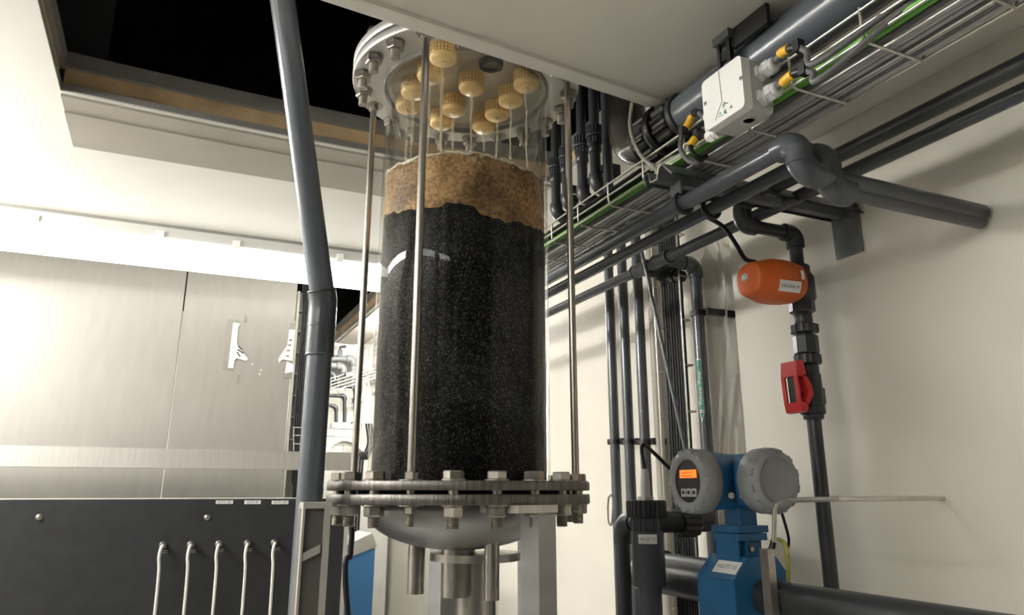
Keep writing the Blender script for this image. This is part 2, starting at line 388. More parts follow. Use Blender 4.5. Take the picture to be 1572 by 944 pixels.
# dark room above the openings
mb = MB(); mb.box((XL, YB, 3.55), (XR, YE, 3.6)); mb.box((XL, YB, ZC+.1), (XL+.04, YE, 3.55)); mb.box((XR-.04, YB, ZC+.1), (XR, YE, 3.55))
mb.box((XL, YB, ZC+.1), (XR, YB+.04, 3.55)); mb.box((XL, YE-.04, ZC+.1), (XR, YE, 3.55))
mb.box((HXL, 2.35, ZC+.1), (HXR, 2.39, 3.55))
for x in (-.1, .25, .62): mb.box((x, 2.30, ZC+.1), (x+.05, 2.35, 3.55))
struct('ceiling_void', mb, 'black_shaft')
# lowered white ceiling panel with a folded edge strip
ZP = E0+.695
A, B = hz(640, 45, ZP), hz(1000, 163, ZP)
dirp = (B-A).normalized(); L0, L1 = A-dirp*.55, A+dirp*((XR-A.x)/dirp.x)
mb = MB(); mb.hexa([(L0.x, YB, ZP), (L1.x, YB, ZP), (L1.x, L1.y, ZP), (L0.x, L0.y, ZP), (L0.x, YB, ZP+.05), (L1.x, YB, ZP+.05), (L1.x, L1.y, ZP+.05), (L0.x, L0.y, ZP+.05)])
CP = struct('ceiling_panel', mb, 'panel_white')
nrm = Vector((-dirp.y, dirp.x, 0))
def strip(off0, off1, z0, z1, x0=L0, x1=B+dirp*.02):
    a, b = x0+nrm*off0, x1+nrm*off0; c, d = x1+nrm*off1, x0+nrm*off1
    return MB().hexa([(q.x, q.y, z0) for q in (a, b, c, d)]+[(q.x, q.y, z1) for q in (a, b, c, d)])
strip(-.028, 0.0, ZP-.004, ZP-.0002).build('edge_strip', 'white', CP)
strip(-.034, -.028, ZP-.007, ZP-.0002).build('edge_bead', 'panel_white', CP)

# ------------------------------------------------------------------ ceiling luminaires and added fill battens
def luminaire(name, a, b, m, label, wid=.13, clips=()):
    """surface batten from a to b (points on the ceiling, along X or Y)"""
    a, b = Vector(a), Vector(b); d = (b-a).normalized(); s = Vector((-d.y, d.x, 0)); t = thing(name, a, label, 'lamp')
    def sect(pts):
        mb = MB(); vs = [a+s*p[0]+Vector((0, 0, p[1])) for p in pts]+[b+s*p[0]+Vector((0, 0, p[1])) for p in pts]; n = len(pts)
        return mb.add(vs, [tuple(range(n)), tuple(range(n, 2*n))[::-1]]+[(k, n+k, n+(k+1) % n, (k+1) % n) for k in range(n)])
    h = wid/2
    sect([(-h+.008, 0), (h-.008, 0), (h-.008, -.012), (-h+.008, -.012)]).build('gap_shadow', 'section_grey', t)  # dark strip standing in for the shadow between housing and ceiling
    sect([(-h, -.012), (h, -.012), (h, -.048), (-h, -.048)]).build('housing', 'housing_grey', t)
    q = [(-h-.004, -.048)]+[(-(h-.002)*math.cos(R(x)), -.054-(.078)*math.sin(R(x))) for x in range(0, 181, 15)]+[(h+.004, -.048)]
    sect(q).build('diffuser', m, t)
    for k in clips:
        for sd in (-1,):
            p = a+d*k+s*(h*sd*-1 if False else -h*1)
            MB().box(p+Vector((-.012, -.008, -.058)), p+Vector((.012, .004, -.028))).build('clip', 'label', t)
    return t
# light side is -Y when running along +X, so the clips face the aisle
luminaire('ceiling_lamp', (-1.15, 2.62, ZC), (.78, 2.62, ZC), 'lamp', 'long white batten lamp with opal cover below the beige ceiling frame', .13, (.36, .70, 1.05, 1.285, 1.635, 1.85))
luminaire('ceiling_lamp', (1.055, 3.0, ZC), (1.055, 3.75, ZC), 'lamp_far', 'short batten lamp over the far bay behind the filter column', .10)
luminaire('ceiling_lamp', (-1.0, -.6, ZC), (-1.0, .9, ZC), 'fill_rear', 'added unseen fill batten on the ceiling along the left wall near the back wall', .13)  # out of view, added to brighten the space near the camera
luminaire('ceiling_lamp', (-1.0, 1.4, ZC), (-1.0, 2.42, ZC), 'fill_near', 'added unseen fill batten on the ceiling along the left wall of the aisle', .13)  # out of view, added to light column and right wall from the left
# ================================================================== filter column
CC = EYE + rt*(-.088) + Vector((math.sin(YAW), math.cos(YAW), 0))*1.297
CC = Vector((CC.x, CC.y, 0)); ZT = E0+.757; RB, RO, RT_, RI = .2, .2185, .1545, .1485
col = thing('filter_column', (CC.x, CC.y, 0), 'clear acrylic filter column of black carbon between bolted steel flanges', 'filter column')
def P(a, r, z): return Vector((CC.x+r*math.cos(R(a)), CC.y+r*math.sin(R(a)), z))
def cl(prof, n=96, sm=True): return MB().lathe(prof, (CC.x, CC.y, 0), (0, 0, 1), n, sm, cap=False)
ZB = [E0+.0165, E0+.003, E0-.0025, E0-.0175]
def disc(z0, z1, ro, ri, m, name, ch=.0012):
    b = MB()
    b.lathe([(ri, z0), (ro-ch, z0)], (CC.x, CC.y, 0), (0, 0, 1), 96, False, False)
    b.lathe([(ro-ch, z0), (ro, z0+ch), (ro, z1-ch), (ro-ch, z1)], (CC.x, CC.y, 0), (0, 0, 1), 96, True, False)
    b.lathe([(ro-ch, z1), (ri, z1), (ri, z0)], (CC.x, CC.y, 0), (0, 0, 1), 96, False, False)
    return b.build(name, m, col)
disc(ZB[1], ZB[0], RO, .10, 'flange', 'bottom_flange'); disc(ZB[3], ZB[2], RO, .10, 'flange', 'bottom_flange')
disc(ZB[2], ZB[1], .168, .10, 'black', 'gasket')
disc(ZT, ZT+.016, RO, RI-.002, 'flange_top', 'top_flange'); disc(ZT+.021, ZT+.039, RO, .05, 'flange_top', 'top_flange'); disc(ZT+.016, ZT+.021, .17, RI, 'black', 'gasket')
# acrylic tube, open shell with thickness
b = cl([(RI, ZB[0]), (RT_, ZB[0]), (RT_, ZT+.002), (RI, ZT+.002), (RI, ZB[0])], 128); b.build('tube', 'glass', col)
cl([(RT_+.0005, ZT-.010), (RT_+.004, ZT-.010), (RT_+.004, ZT), (RT_+.0005, ZT)], 96, False).build('seal_ring', 'section_grey', col)
# nozzle plate
b = MB(); b.lathe([(RI-.001, ZT+.004), (RI-.001, ZT+.016)], (CC.x, CC.y, 0), (0, 0, 1), 96, False, True); b.build('nozzle_plate', 'plate_grey', col)
# dished bottom head
prof = [(.10, ZB[3]), (.1525, ZB[3]), (.1525, ZB[3]-.012)]+[(.1525*math.cos(R(t)), ZB[3]-.012-.062*math.sin(R(t))) for t in range(8, 91, 6)]
cl(prof).build('dished_bottom', 'dish', col)
for (a, r, rr) in ((150, .07, .014), (60, .05, .02), (240, .03, .022), (285, .09, .012)):
    MB().cyl(P(a, r, E0-.16), P(a, r, E0-.07), rr, 14).build('drain_stub', 'steel', col)
MB().lathe([(.075, 0), (.075, .012)], (CC.x+.03, CC.y, E0-.108), (0, 0, 1), 40, True).build('drain_flange', 'steel', col)
MB().cyl((CC.x+.03, CC.y, .55), (CC.x+.03, CC.y, E0-.10), .035, 20).build('drain_pipe', 'steel', col)
# bolts and tie rods: 20 holes, every fifth a tie rod
def thread(mb, p, q, r, pitch):
    p, q = Vector(p), Vector(q); L = (q-p).length; n = max(3, int(L/pitch)); prof = []
    for i in range(n): prof += [(r*.86, L*i/n), (r, L*(i+.5)/n)]
    prof.append((r*.80, L)); mb.lathe(prof, p, q-p, 14, False); return mb
# shared meshes (origin on the flange gap centre)
zt, zb_ = ZB[0]-E0, ZB[3]-E0
bolt_me = thread(MB().hexnut((0, 0, zt+.0022), (0, 0, 1), .0152, .0118).cyl((0, 0, zb_), (0, 0, zt+.003), .0085, 14), (0, 0, zb_), (0, 0, zb_-.0325), .0088, .002).build('bolt', 'steel', mesh_only=True)
nut_me = MB().hexnut((0, 0, zb_-.0022), (0, 0, -1), .0152, .0145).build('nut', 'steel', mesh_only=True)
wash_me = MB().lathe([(.009, 0), (.0175, 0), (.0175, .0022), (.009, .0022)], n=24, sm=False, cap=False).build('washer', 'steel', mesh_only=True)
snut_me = MB().hexnut((0, 0, 0), (0, 0, 1), .0098, .0105).build('nut', 'steel', mesh_only=True)
wide_me = MB().lathe([(.006, 0), (.0185, 0), (.0185, .0016), (.006, .0016)], n=24, sm=False, cap=False).build('washer', 'steel', mesh_only=True)
tb_me = thread(MB().hexnut((0, 0, -.0022), (0, 0, -1), .0152, .0145).hexnut((0, 0, .042), (0, 0, 1), .0152, .0118).cyl((0, 0, 0), (0, 0, .042), .0085, 14), (0, 0, -.0165), (0, 0, -.034), .0088, .002).build('bolt', 'steel', mesh_only=True)
for k in range(20):
    a = 229+18*k; rz = R(a*7 % 60+a)
    if k % 5 == 0:
        b = MB().cyl(P(a, RB, ZB[3]-.012), P(a, RB, ZT+.05), .0062, 14); thread(b, P(a, RB, ZB[3]-.012), P(a, RB, ZB[3]-.030), .0062, .0018)
        thread(b, P(a, RB, ZB[0]+.012), P(a, RB, ZB[0]+.12), .0064, .0022)
        rod = b.build('tie_rod', 'rod', col)
        for (me, z) in ((snut_me, ZB[0]+.0016), (snut_me, ZB[3]-.0016-.0105), (snut_me, ZT-.0016-.0105), (wide_me, ZB[0]), (wide_me, ZB[3]-.0016), (wide_me, ZT-.0016)):
            inst('nut' if me is snut_me else 'washer', me, rod, P(a, RB, z), rz)
    else:
        bo = inst('bolt', bolt_me, col, P(a, RB, E0), 0); bo.rotation_euler.z = rz; ORG[bo.name] = P(a, RB, E0)
        n_ = inst('nut', nut_me, bo, P(a, RB, E0), R(17+a))
        for z in (ZB[0], ZB[3]-.0022): inst('washer', wash_me, bo, P(a, RB, z))
        bt = inst('bolt', tb_me, col, P(a, RB, ZT), rz); ORG[bt.name] = P(a, RB, ZT)
        inst('washer', wash_me, bt, P(a, RB, ZT-.0022))
# support legs (square tube with a top plate)
for a in (286, 26, 78):
    c = P(a, .196, 0); s_ = .0185; rot = R(20)
    def sq(h, x=0, y=0): return [(c.x+math.cos(rot)*dx-math.sin(rot)*dy, c.y+math.sin(rot)*dx+math.cos(rot)*dy) for dx, dy in ((-h+x, -h+y), (h+x, -h+y), (h+x, h+y), (-h+x, h+y))]
    lg = MB().prism(sq(s_), 2, 0, ZB[3]-.011).build('support_leg', 'dish', col)
    if a == 286:
        MB().prism([(c.x+math.cos(rot)*dx-math.sin(rot)*dy, c.y+math.sin(rot)*dx+math.cos(rot)*dy) for dx, dy in ((-.062, -.021), (.021, -.021), (.021, .06), (-.062, .06))], 2, ZB[3]-.011, ZB[3]).build('top_plate', 'stainless', lg)
    MB().prism(sq(.045), 2, 0, .008).build('foot_plate', 'stainless', lg)
    if a == 286:                              # weld bead below the plate
        wb = MB()
        for i in range(9):
            f = sq(s_); p0, p1 = Vector((*f[0], ZB[3]-.0135)), Vector((*f[1], ZB[3]-.0135)); q = p0.lerp(p1, (i+.5)/9)
            wb.lathe([(.0005, -.003), (.0026, -.0015), (.003, 0), (.0026, .0015), (.0005, .003)], q, (0, 0, 1), 8)
        wb.build('weld_bead', 'steel', lg)
# column continues upwards above the top flange
MB().lathe([(.10, 0), (.10, .9)], (CC.x, CC.y, ZT+.039), (0, 0, 1), 48).build('inlet_pipe', 'pvc_dark', col)
# strainer nozzles
ZN = ZT-.028
npx = [(680, 94.7), (660.5, 122.7), (635, 147), (626, 170), (724, 140.5), (696, 173.6), (677.6, 194), (808, 135.4), (783.7, 159.6), (762.8, 181), (743, 200)]
NZ = []
def nozzle_me():
    h = .036; r = .0245; mb = MB()
    mb.lathe([(.002, -.0005), (r*.80, 0), (r*.93, .0025), (r, .007), (r*.985, .0085), (r*.985, .0095)], n=32, cap=False)
    for l in range(4):                       # slotted rings
        z0 = .0095+l*.0066; n = 24
        for q in range(n):
            t0, t1 = 2*math.pi*(q+.14)/n, 2*math.pi*(q+.86)/n
            vs = [(rr*math.cos(t), rr*math.sin(t), z) for z in (z0+.0008, z0+.0058) for (rr, t) in ((r*.93, t0), (r, t0), (r, t1), (r*.93, t1))]
            mb.hexa(vs)
    mb.lathe([(r*.98, .036), (r*.9, .0385), (r*.35, .0385), (r*.35, .046)], n=24, sm=False, cap=False)
    return mb.build('nozzle', 'nozzle', mesh_only=True)
nme = nozzle_me()
core_me = MB().lathe([(.0245*.93, .009), (.0245*.93, .0362)], n=32, cap=False).build('strainer_core', 'nozzle_core', mesh_only=True)
for i, (x, y) in enumerate(npx):
    p = hz(x, y, ZN); NZ.append(p)
    nz = inst('nozzle', nme, col, p, i*.37); ORG[nz.name] = p; inst('strainer_core', core_me, nz, p)
op = hz(754, 96, ZT+.004)
MB().lathe([(.014, -.008), (.022, -.008), (.023, 0), (.023, .006)], op, (0, 0, 1), 28, True, False).build('outlet_port', 'pvc', col)
MB().lathe([(.0, .002), (.0145, .001)], op, (0, 0, 1), 28, True, False).build('port_bore', 'black', col)
# ------------------------------------------------------------------ carbon bed, water, streams
def prof_from(px, r):
    out = []
    for (x, y) in px:
        p = hcyl(x, y, CC, r); out.append((math.degrees(math.atan2(p.y-CC.y, p.x-CC.x)) % 360, p.z))
    return sorted(out)
def interp(tab, a):
    a %= 360
    if a <= tab[0][0] or a >= tab[-1][0]:
        a0, z0 = tab[-1]; a1, z1 = tab[0][0]+360, tab[0][1]; aa = a if a >= a0 else a+360; return z0+(z1-z0)*(aa-a0)/(a1-a0)
    for (p, q) in zip(tab, tab[1:]):
        if p[0] <= a <= q[0]: return p[1]+(q[1]-p[1])*(a-p[0])/(q[0]-p[0]+1e-9)
RW = RI-.0006
bedt = prof_from([(592, 330), (615, 326), (640, 320), (665, 319), (690, 312), (706, 311), (722, 316), (740, 328), (760, 336), (782, 341), (795, 340), (815, 349), (838, 359)], RW)
watt = prof_from([(588, 268), (600, 259), (620, 249), (650, 239), (690, 233), (735, 235), (770, 244), (805, 259), (835, 280)], RW)
def bedz(a): return interp(bedt, a)+.0016*math.sin(R(a)*23)+.0012*math.sin(R(a)*41+1)
n = 240
mb = MB(); vs = []; z0 = ZB[0]+.001
rings_ = 14
for i in range(n):
    a = 360*i/n; q = P(a, RW, 0); vs.append((q.x, q.y, z0))
for i in range(n): a = 360*i/n; q = P(a, RW, bedz(a)); vs.append(q)
zm = sum(bedz(a) for a in range(0, 360, 6))/60-.004
for l in range(1, rings_):
    k = 1-l/rings_
    for i in range(n): a = 360*i/n; q = P(a, RW*k, zm+(bedz(a)-zm)*k+.003*math.sin(a*.3+l)); vs.append(q)
fs = [tuple(range(n))[::-1]]
for l in range(rings_): fs += [(l*n+i, l*n+(i+1) % n, (l+1)*n+(i+1) % n, (l+1)*n+i) for i in range(n)]
fs.append(tuple(range(rings_*n, (rings_+1)*n)))
mb.add(vs, fs, True); bed = mb.build('carbon_bed', 'carbon')
tag(bed, 'black granular activated carbon bed filling the clear column', 'carbon', kind='stuff')
zw = interp(watt, 250)
def watz(a): return interp(watt, a)+.0012*math.sin(R(a)*17)+.0008*math.sin(R(a)*37)
mb = MB(); vs = []
for lev in range(9):
    for i in range(n):
        a = 360*i/n; lo = bedz(a)+.0006; hi = watz(a); vs.append(P(a, RW, lo+(hi-lo)*lev/8))
fs = []
for l in range(8): fs += [(l*n+i, l*n+(i+1) % n, (l+1)*n+(i+1) % n, (l+1)*n+i) for i in range(n)]
m0 = 9*n
for l in range(1, 13):
    for i in range(n):
        a = 360*i/n; k = 1-l/13; vs.append(P(a, RW*k, zw+(watz(a)-zw)*k**3+.0016*math.sin(a*.21*l)*(1-k*.5)))
for l in range(12): fs += [((8+l)*n+i, (8+l)*n+(i+1) % n, (9+l)*n+(i+1) % n, (9+l)*n+i) for i in range(n)]
fs.append(tuple(range(20*n, 21*n)))
mb.add(vs, fs, True); wat = mb.build('water_layer', 'water'); tag(wat, 'murky amber water standing over the black carbon bed', 'water')
mb = MB(); vs = []
for lev, (dr, dz) in enumerate(((0, -.004), (.0003, -.001), (.0003, .002), (-.004, .003), (-.008, .001), (-.004, -.002))):
    for i in range(n): a = 360*i/n; vs.append(P(a, RW+dr, watz(a)+dz*(.8+.5*math.sin(a*.31)*math.sin(a*.13))))
fs = [(l*n+i, l*n+(i+1) % n, ((l+1) % 6)*n+(i+1) % n, ((l+1) % 6)*n+i) for l in range(6) for i in range(n)]
mb.add(vs, fs, True); mb.build('foam_line', 'foam_white', wat)
for i, p in enumerate(NZ):
    rr = random.Random(i); pts = []; rad = []
    for k in range(11):
        t = k/10; pts.append(Vector((p.x+rr.uniform(-.0012, .0012), p.y+rr.uniform(-.0012, .0012), p.z+.001-(p.z-zw)*t))); rad.append((.0058 if k == 0 else .0026-.0010*t)*rr.uniform(.75, 1.25))
    o = MB().tube(pts, rad, 8).build('water_stream', 'stream'); tag(o, 'thin stream of water falling from a yellow nozzle inside the column', 'water', 'water streams inside the column')
# ================================================================== grey pipe in the foreground with a bend socket
a0 = at(440, 45, 1.17); bj = at(496, 462, 1.19)
low = Vector((bj.x, bj.y, 0)); upd = (a0-bj).normalized()
fp = thing('drain_pipe', low, 'thick grey plastic pipe with a slight bend socket in front of the lamp', 'pipe')
MB().cyl(low, bj+Vector((0, 0, -.01)), .0195, 28).build('lower_pipe', 'pvc_light', fp)
MB().cyl(bj+upd*.012, bj+upd*.95, .0195, 28).build('upper_pipe', 'pvc_light', fp)
sp = [bj+Vector((0, 0, -.088)), bj+Vector((0, 0, -.044)), bj+Vector((0, 0, -.020)), bj, bj+upd*.018]
MB().tube(sp, .0222, 28).build('bend_socket', 'pvc', fp)
ring(fp, bj+Vector((0, 0, -.042)), (0, 0, 1), .0226, .004, 'pvc'); ring(fp, bj+upd*.017, upd, .0228, .004, 'pvc_dark'); ring(fp, bj+Vector((0, 0, -.088)), (0, 0, 1), .0226, .004, 'pvc_light')

# ================================================================== left: stainless cabinet, beam, control panel
YS = 2.9
xr_ = hy(447, 560, YS).x
cab = thing('stainless_cabinet', (-.3, YS, 0), 'tall stainless sheet cabinet with old tape remnants under the batten lamp', 'cabinet')
MB().box((-1.22, YS, 0), (xr_-.40, YS+.55, ZC-.001)).build('side_sheet', 'sheet', cab)
MB().box((xr_-.395, YS-.002, 0), (xr_, YS+.55, ZC-.001)).build('door_sheet', 'sheet', cab)
def flat(pts, Y, m, name, parent, t=.0012):
    """thin sheet shape on a plane of constant Y, traced from pixel corners"""
    q = [hy(x, y, Y) for (x, y) in pts]; n = len(q); mb = MB()
    mb.add([(p.x, Y, p.z) for p in q]+[(p.x, Y-t, p.z) for p in q], [tuple(range(n)), tuple(range(n, 2*n))[::-1]]+[(i, (i+1) % n, n+(i+1) % n, n+i) for i in range(n)])
    return mb.build(name, m, parent)
YT = YS-.003
flat([(350.5, 490), (367, 491), (358, 569), (341.5, 567)], YT, 'tape_old', 'adhesive_mark', cab)
t1 = flat([(358, 495), (369.5, 497), (365.5, 502), (363.5, 528), (373, 541), (381, 551), (378, 554), (363.5, 550), (360, 553), (358.5, 565), (350, 564.5)], YT-.0015, 'tape', 'tape_strip', cab)
for (x0, y0, x1, y1) in ((363, 541, 368, 548), (364, 537, 373, 543), (368, 543, 374, 538), (365, 532, 371, 538)):
    flat([(x0, y0), (x0+1.6, y0-1.4), (x1+1.4, y1-1.2), (x1, y1)], YT-.003, 'label_text', 'ink_stroke', t1, .0006)
flat([(446, 495), (455, 496), (450, 581), (436, 580)], YT, 'tape_old', 'adhesive_mark', cab)
t2 = flat([(444, 506), (453, 506), (449, 554), (433, 552), (428, 557), (427, 551), (434, 540), (441, 530)], YT-.0015, 'tape', 'tape_strip', cab)
for (x0, y) in ((443.5, 522), (442, 529.5), (440, 538), (438.5, 546.5)):
    flat([(x0, y-.6), (x0+5, y-.8), (x0+5, y+1.0), (x0, y+.8)], YT-.003, 'label_text', 'ink_stroke', t2, .0006)
flat([(440, 555), (450, 559), (450, 571), (437, 573)], YT-.0022, 'label', 'torn_label', cab)
for (x, y, h) in ((376, 489, 12), (365, 582, 13), (398, 574, 3), (400, 568, 2), (387, 559, 2)):
    flat([(x, y-h/2), (x+2, y-h/2), (x+1, y+h/2), (x-1, y+h/2)], YT, 'tape_old' if h > 5 else 'label', 'scuff_mark', cab)
# cable ladder on the cabinet edge with black cables
x0, x1 = hy(449, 560, YS-.03).x, hy(476, 560, YS-.03).x
cl_ = thing('cable_ladder', (x0, YS-.03, 1.0), 'pale upright cable ladder beside the stainless cabinet', 'cable ladder')
MB().box((x0+.004, YS-.006, 1.0), (x0+.012, YS+.02, 2.36)).build('rail', 'frame_grey', cl_)
MB().box((x1-.004, YS-.006, 1.0), (x1+.012, YS+.02, 2.36)).build('rail', 'frame_grey', cl_)
MB().box((x0+.012, YS+.012, 1.0), (x1-.004, YS+.02, 2.36)).build('back_sheet', 'sheet', cl_)
for k in range(16): MB().box((x0+.012, YS-.002, 1.05+k*.082), (x1-.004, YS+.008, 1.056+k*.082)).build('rung', 'section_grey', cl_)
for i in range(4):
    pts = smooth_path([hy(466+i*2.9, 436, YS-.012), hy(464+i*2.9, 500, YS-.012), hy(457+i*2.9, 580, YS-.012), hy(452+i*2.9, 660, YS-.012), hy(449+i*2.9, 740, YS-.012), hy(448+i*2.9, 800, YS-.012), Vector((hy(448+i*2.9, 800, YS-.012).x, YS-.012, .0))], 5)
    o = MB().tube(pts, .0036, 8).build('power_cable', 'cable_black'); tag(o, 'black cable running down the ladder beside the stainless cabinet', 'cable', 'black cables on the cabinet ladder')
# stainless cross beam
p0, p1 = hy(317, 690, 2.7), hy(317, 719.5, 2.7)
bm = MB(); bm.box((-1.2, 2.70, p1.z), (.60, 2.74, p0.z)); o = bm.build('cross_beam', 'stainless'); tag(o, 'stainless box beam running level in front of the cabinet', 'beam')
# little wire guard behind the bend pipe
wg = thing('wire_rack', (hy(452, 688, 2.78).x, 2.78, p0.z), 'small grey wire rack standing on the cross beam', 'rack')
for yy in (656, 668, 681): MB().cyl(hy(449, yy, 2.72), hy(545, yy+3, 2.72), .0016, 6).build('wire', 'frame_grey', wg)
for xx in (451, 500, 513, 527, 543): MB().cyl(hy(xx, 655, 2.72), hy(xx, 692, 2.72), .0016, 6).build('wire', 'frame_grey', wg)
# black control panel with three labelled tube fittings
YP = 2.3
pt = hy(330, 766, YP).z; xpr = hy(529, 800, YP).x
cp = thing('control_panel', (-.2, YP, 0), 'black panel with white name labels and three small tube fittings', 'panel')
MB().rbox((-1.0, YP, .35), (xpr, YP+.25, pt), .004, 1).build('front_plate', 'black_panel', cp)
MB().box((xpr, YP-.002, .35), (xpr+.012, YP+.25, pt+.001)).build('edge_profile', 'frame_grey', cp)
MB().box((-1.0, YP+.004, pt), (xpr, YP+.25, pt+.0015)).build('top_sheet', 'frame_grey', cp)
MB().box((-.95, YP+.02, 0), (xpr-.02, YP+.23, .35)).build('plinth', 'black_panel', cp)
for (xa, xb, y0, y1, txt) in ((331, 358, 768, 773.5, 'SL-FT 100'), (375, 400.5, 768, 773.8, 'SL-FT 40'), (416.8, 443, 768.3, 774, 'SL-FT 140')):
    p, q = hy(xa, y1, YP-.001), hy(xb, y0, YP-.001)
    lb = MB().box((p.x, YP-.0015, p.z), (q.x, YP, q.z)).build('name_label', 'label', cp)
    text_part(txt, .0085, lb, ((p.x+q.x)/2, YP-.0016, (p.z+q.z)/2), (1, 0, 0), (0, 0, 1))
p = hy(318, 794, YP); MB().lathe([(.0085, 0), (.0085, .002), (.006, .005), (.002, .006)], (p.x, YP, p.z), (0, -1, 0), 20).build('screw_head', 'steel', cp)
p = hy(60, 794, YP); MB().lathe([(.0085, 0), (.0085, .002), (.006, .005), (.002, .006)], (p.x, YP, p.z), (0, -1, 0), 20).build('screw_head', 'steel', cp)
for i, (x, y) in enumerate(((336, 835), (379.5, 834), (421, 833), (293, 836), (250, 837))):
    p = hy(x, y, YP); mt = 'steel'
    ft = MB().lathe([(.010, 0), (.010, .004), (.0075, .005), (.0075, .016), (.005, .018), (.005, .022)], (p.x, YP, p.z), (0, -1, 0), 18).build('tube_fitting', mt, cp)
    MB().tube(smooth_path([(p.x, YP-.02, p.z), (p.x-.004, YP-.03, p.z-.006), (p.x-.006, YP-.032, p.z-.03), (p.x-.002, YP-.03, p.z-.07), (p.x, YP-.028, p.z-.2)], 5), .0042, 8).build('hose', 'cable_white', ft)
    for dz in (-.012, -.017): MB().box((p.x-.001, YP-.036, p.z+dz-.0008), (p.x+.012, YP-.034, p.z+dz+.0008)).build('clip', 'wire', ft)
# taupe framed enclosure beside the grey pipe
YF = 1.03
q0, q1 = hy(466, 771, YF), hy(508, 848, YF)
fe = thing('framed_enclosure', (q0.x, YF, 0), 'dull grey framed enclosure standing between grey pipe and lower flange', 'enclosure')
xl, xr2, zt2 = q0.x, q1.x-.003, q0.z
MB().box((xl+.004, YF+.006, 0), (xr2-.004, YF+.07, zt2-.004)).build('body', 'taupe', fe)
MB().box((xl, YF, zt2-.008), (xr2, YF+.03, zt2)).build('frame_bar', 'frame_grey', fe)
MB().box((xl, YF, 0), (xl+.003, YF+.010, zt2-.008)).build('frame_bar', 'frame_grey', fe)
MB().box((xr2-.008, YF, 0), (xr2, YF+.03, zt2-.008)).build('frame_bar', 'frame_grey', fe)
z_ = hy(490, 846, YF).z; MB().hexa([(xl+.004, YF, z_-.012), (xr2-.011, YF, z_-.002), (xr2-.011, YF+.02, z_-.002), (xl+.004, YF+.02, z_-.012), (xl+.004, YF, z_-.002), (xr2-.011, YF, z_+.008), (xr2-.011, YF+.02, z_+.008), (xl+.004, YF+.02, z_-.002)]).build('frame_bar', 'frame_grey', fe)
# black strap hanging beside the lower flange
o = MB().tube(smooth_path([hy(535, 778, 1.5), hy(540, 815, 1.5), hy(538, 850, 1.5), hy(534, 944, 1.5), Vector((.48, 1.52, .6)), Vector((.47, 1.52, .0))], 6), .0058, 8).build('hanging_cable', 'cable_black'); tag(o, 'thick black cable hanging below the lower flange by the enclosure', 'cable')
# blue instrument cabinet with slanted white lid
YI = 2.75
bi = thing('analyser_cabinet', (hy(560, 848, YI).x, YI, 0), 'blue instrument cabinet with slanted white lid behind the dished bottom', 'cabinet')
a_, b_, c_ = hy(540, 838, YI), hy(571, 819, YI), hy(577, 838, YI)
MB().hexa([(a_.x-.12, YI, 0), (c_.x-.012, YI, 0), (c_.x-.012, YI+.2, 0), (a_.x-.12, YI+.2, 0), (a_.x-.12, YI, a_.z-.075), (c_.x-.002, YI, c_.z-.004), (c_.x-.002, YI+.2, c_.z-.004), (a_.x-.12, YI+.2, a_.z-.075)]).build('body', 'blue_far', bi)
MB().hexa([(a_.x-.125, YI-.004, a_.z-.075), (c_.x+.004, YI-.004, c_.z-.003), (c_.x+.004, YI+.21, c_.z-.003), (a_.x-.125, YI+.21, a_.z-.075), (a_.x-.13, YI-.004, a_.z-.045), (b_.x, YI-.004, b_.z+.002), (b_.x, YI+.21, b_.z+.002), (a_.x-.13, YI+.21, a_.z-.045)]).build('lid', 'frame_grey', bi)

# ================================================================== far bay: piping on the end wall
YW = YE-.06
def fpipe(pts, r, m, label, group='small pipes on the far wall', Y=YW, name='small_pipe'):
    q = [hy(x, y, Y) for x, y in pts]; q = [Vector((p.x, Y, p.z)) for p in q]
    q[0] = Vector((q[0].x, q[0].y, q[0].z)); return pipe_run(name, q, r, m, label, 'pipe', group, sock=1.35, n=12)
for i, pts in enumerate(([(500, 549), (542, 551), (542, 571)], [(500, 560), (527, 562), (527, 583)], [(495, 572), (513, 574), (513, 592)])):
    t = fpipe(pts, .016, 'meter_grey' if i < 2 else 'pvc', ['upper pale pipe stub with elbow and lever valve on the far wall', 'middle pale pipe stub with elbow on the far wall', 'lower dark pipe stub with elbow on the far wall'][i])
    if i == 0:
        p = hy(522, 545, YW-.02); MB().box(p+Vector((-.012, -.01, -.01)), p+Vector((.012, .01, .03))).build('valve_body', 'pvc', t)
        q = hy(531, 532, YW-.02); MB().tube([p+Vector((0, 0, .03)), p+Vector((.0, 0, .045)), Vector((q.x, p.y, q.z))], .008, 8).build('lever', 'pvc_dark', t)
for i, pts in enumerate(([(503, 592), (545, 594), (545, 648)], [(503, 607), (529, 608), (529, 655)], [(500, 620), (516, 625), (516, 652)])):
    t = fpipe(pts, .010, 'pvc_dark', 'thin black pipe with elbow dropping to the far pump block', 'thin black pipes in the far bay', YW-.08)
    q = hy(*pts[-1], YW-.08); MB().lathe([(.016, 0), (.016, .03), (.022, .03), (.022, .045)], (q.x, YW-.08, q.z-.045), (0, 0, 1), 12).build('fitting', 'pvc_dark', t)
t = thing('wire_basket_shelf', hy(505, 590, YW-.15), 'overexposed wire basket tray on the far wall', 'wire tray')
for k in range(5): MB().cyl(hy(500, 583+k*5, YW-.02-.05*k), hy(590, 556+k*5, YW-.02-.05*k), .004, 6).build('wire', 'wire', t)
for k in range(7): MB().cyl(hy(508+k*11, 582-k*3, YW-.02), hy(508+k*11, 606-k*3, YW-.24), .004, 6).build('wire', 'wire', t)
for k in range(4): MB().tube([hy(548+k*9, 566-k*7, YW-.02), hy(548+k*9, 548-k*7, YW-.02), hy(556+k*9, 540-k*7, YW-.02)], .004, 6).build('wire', 'wire', t)
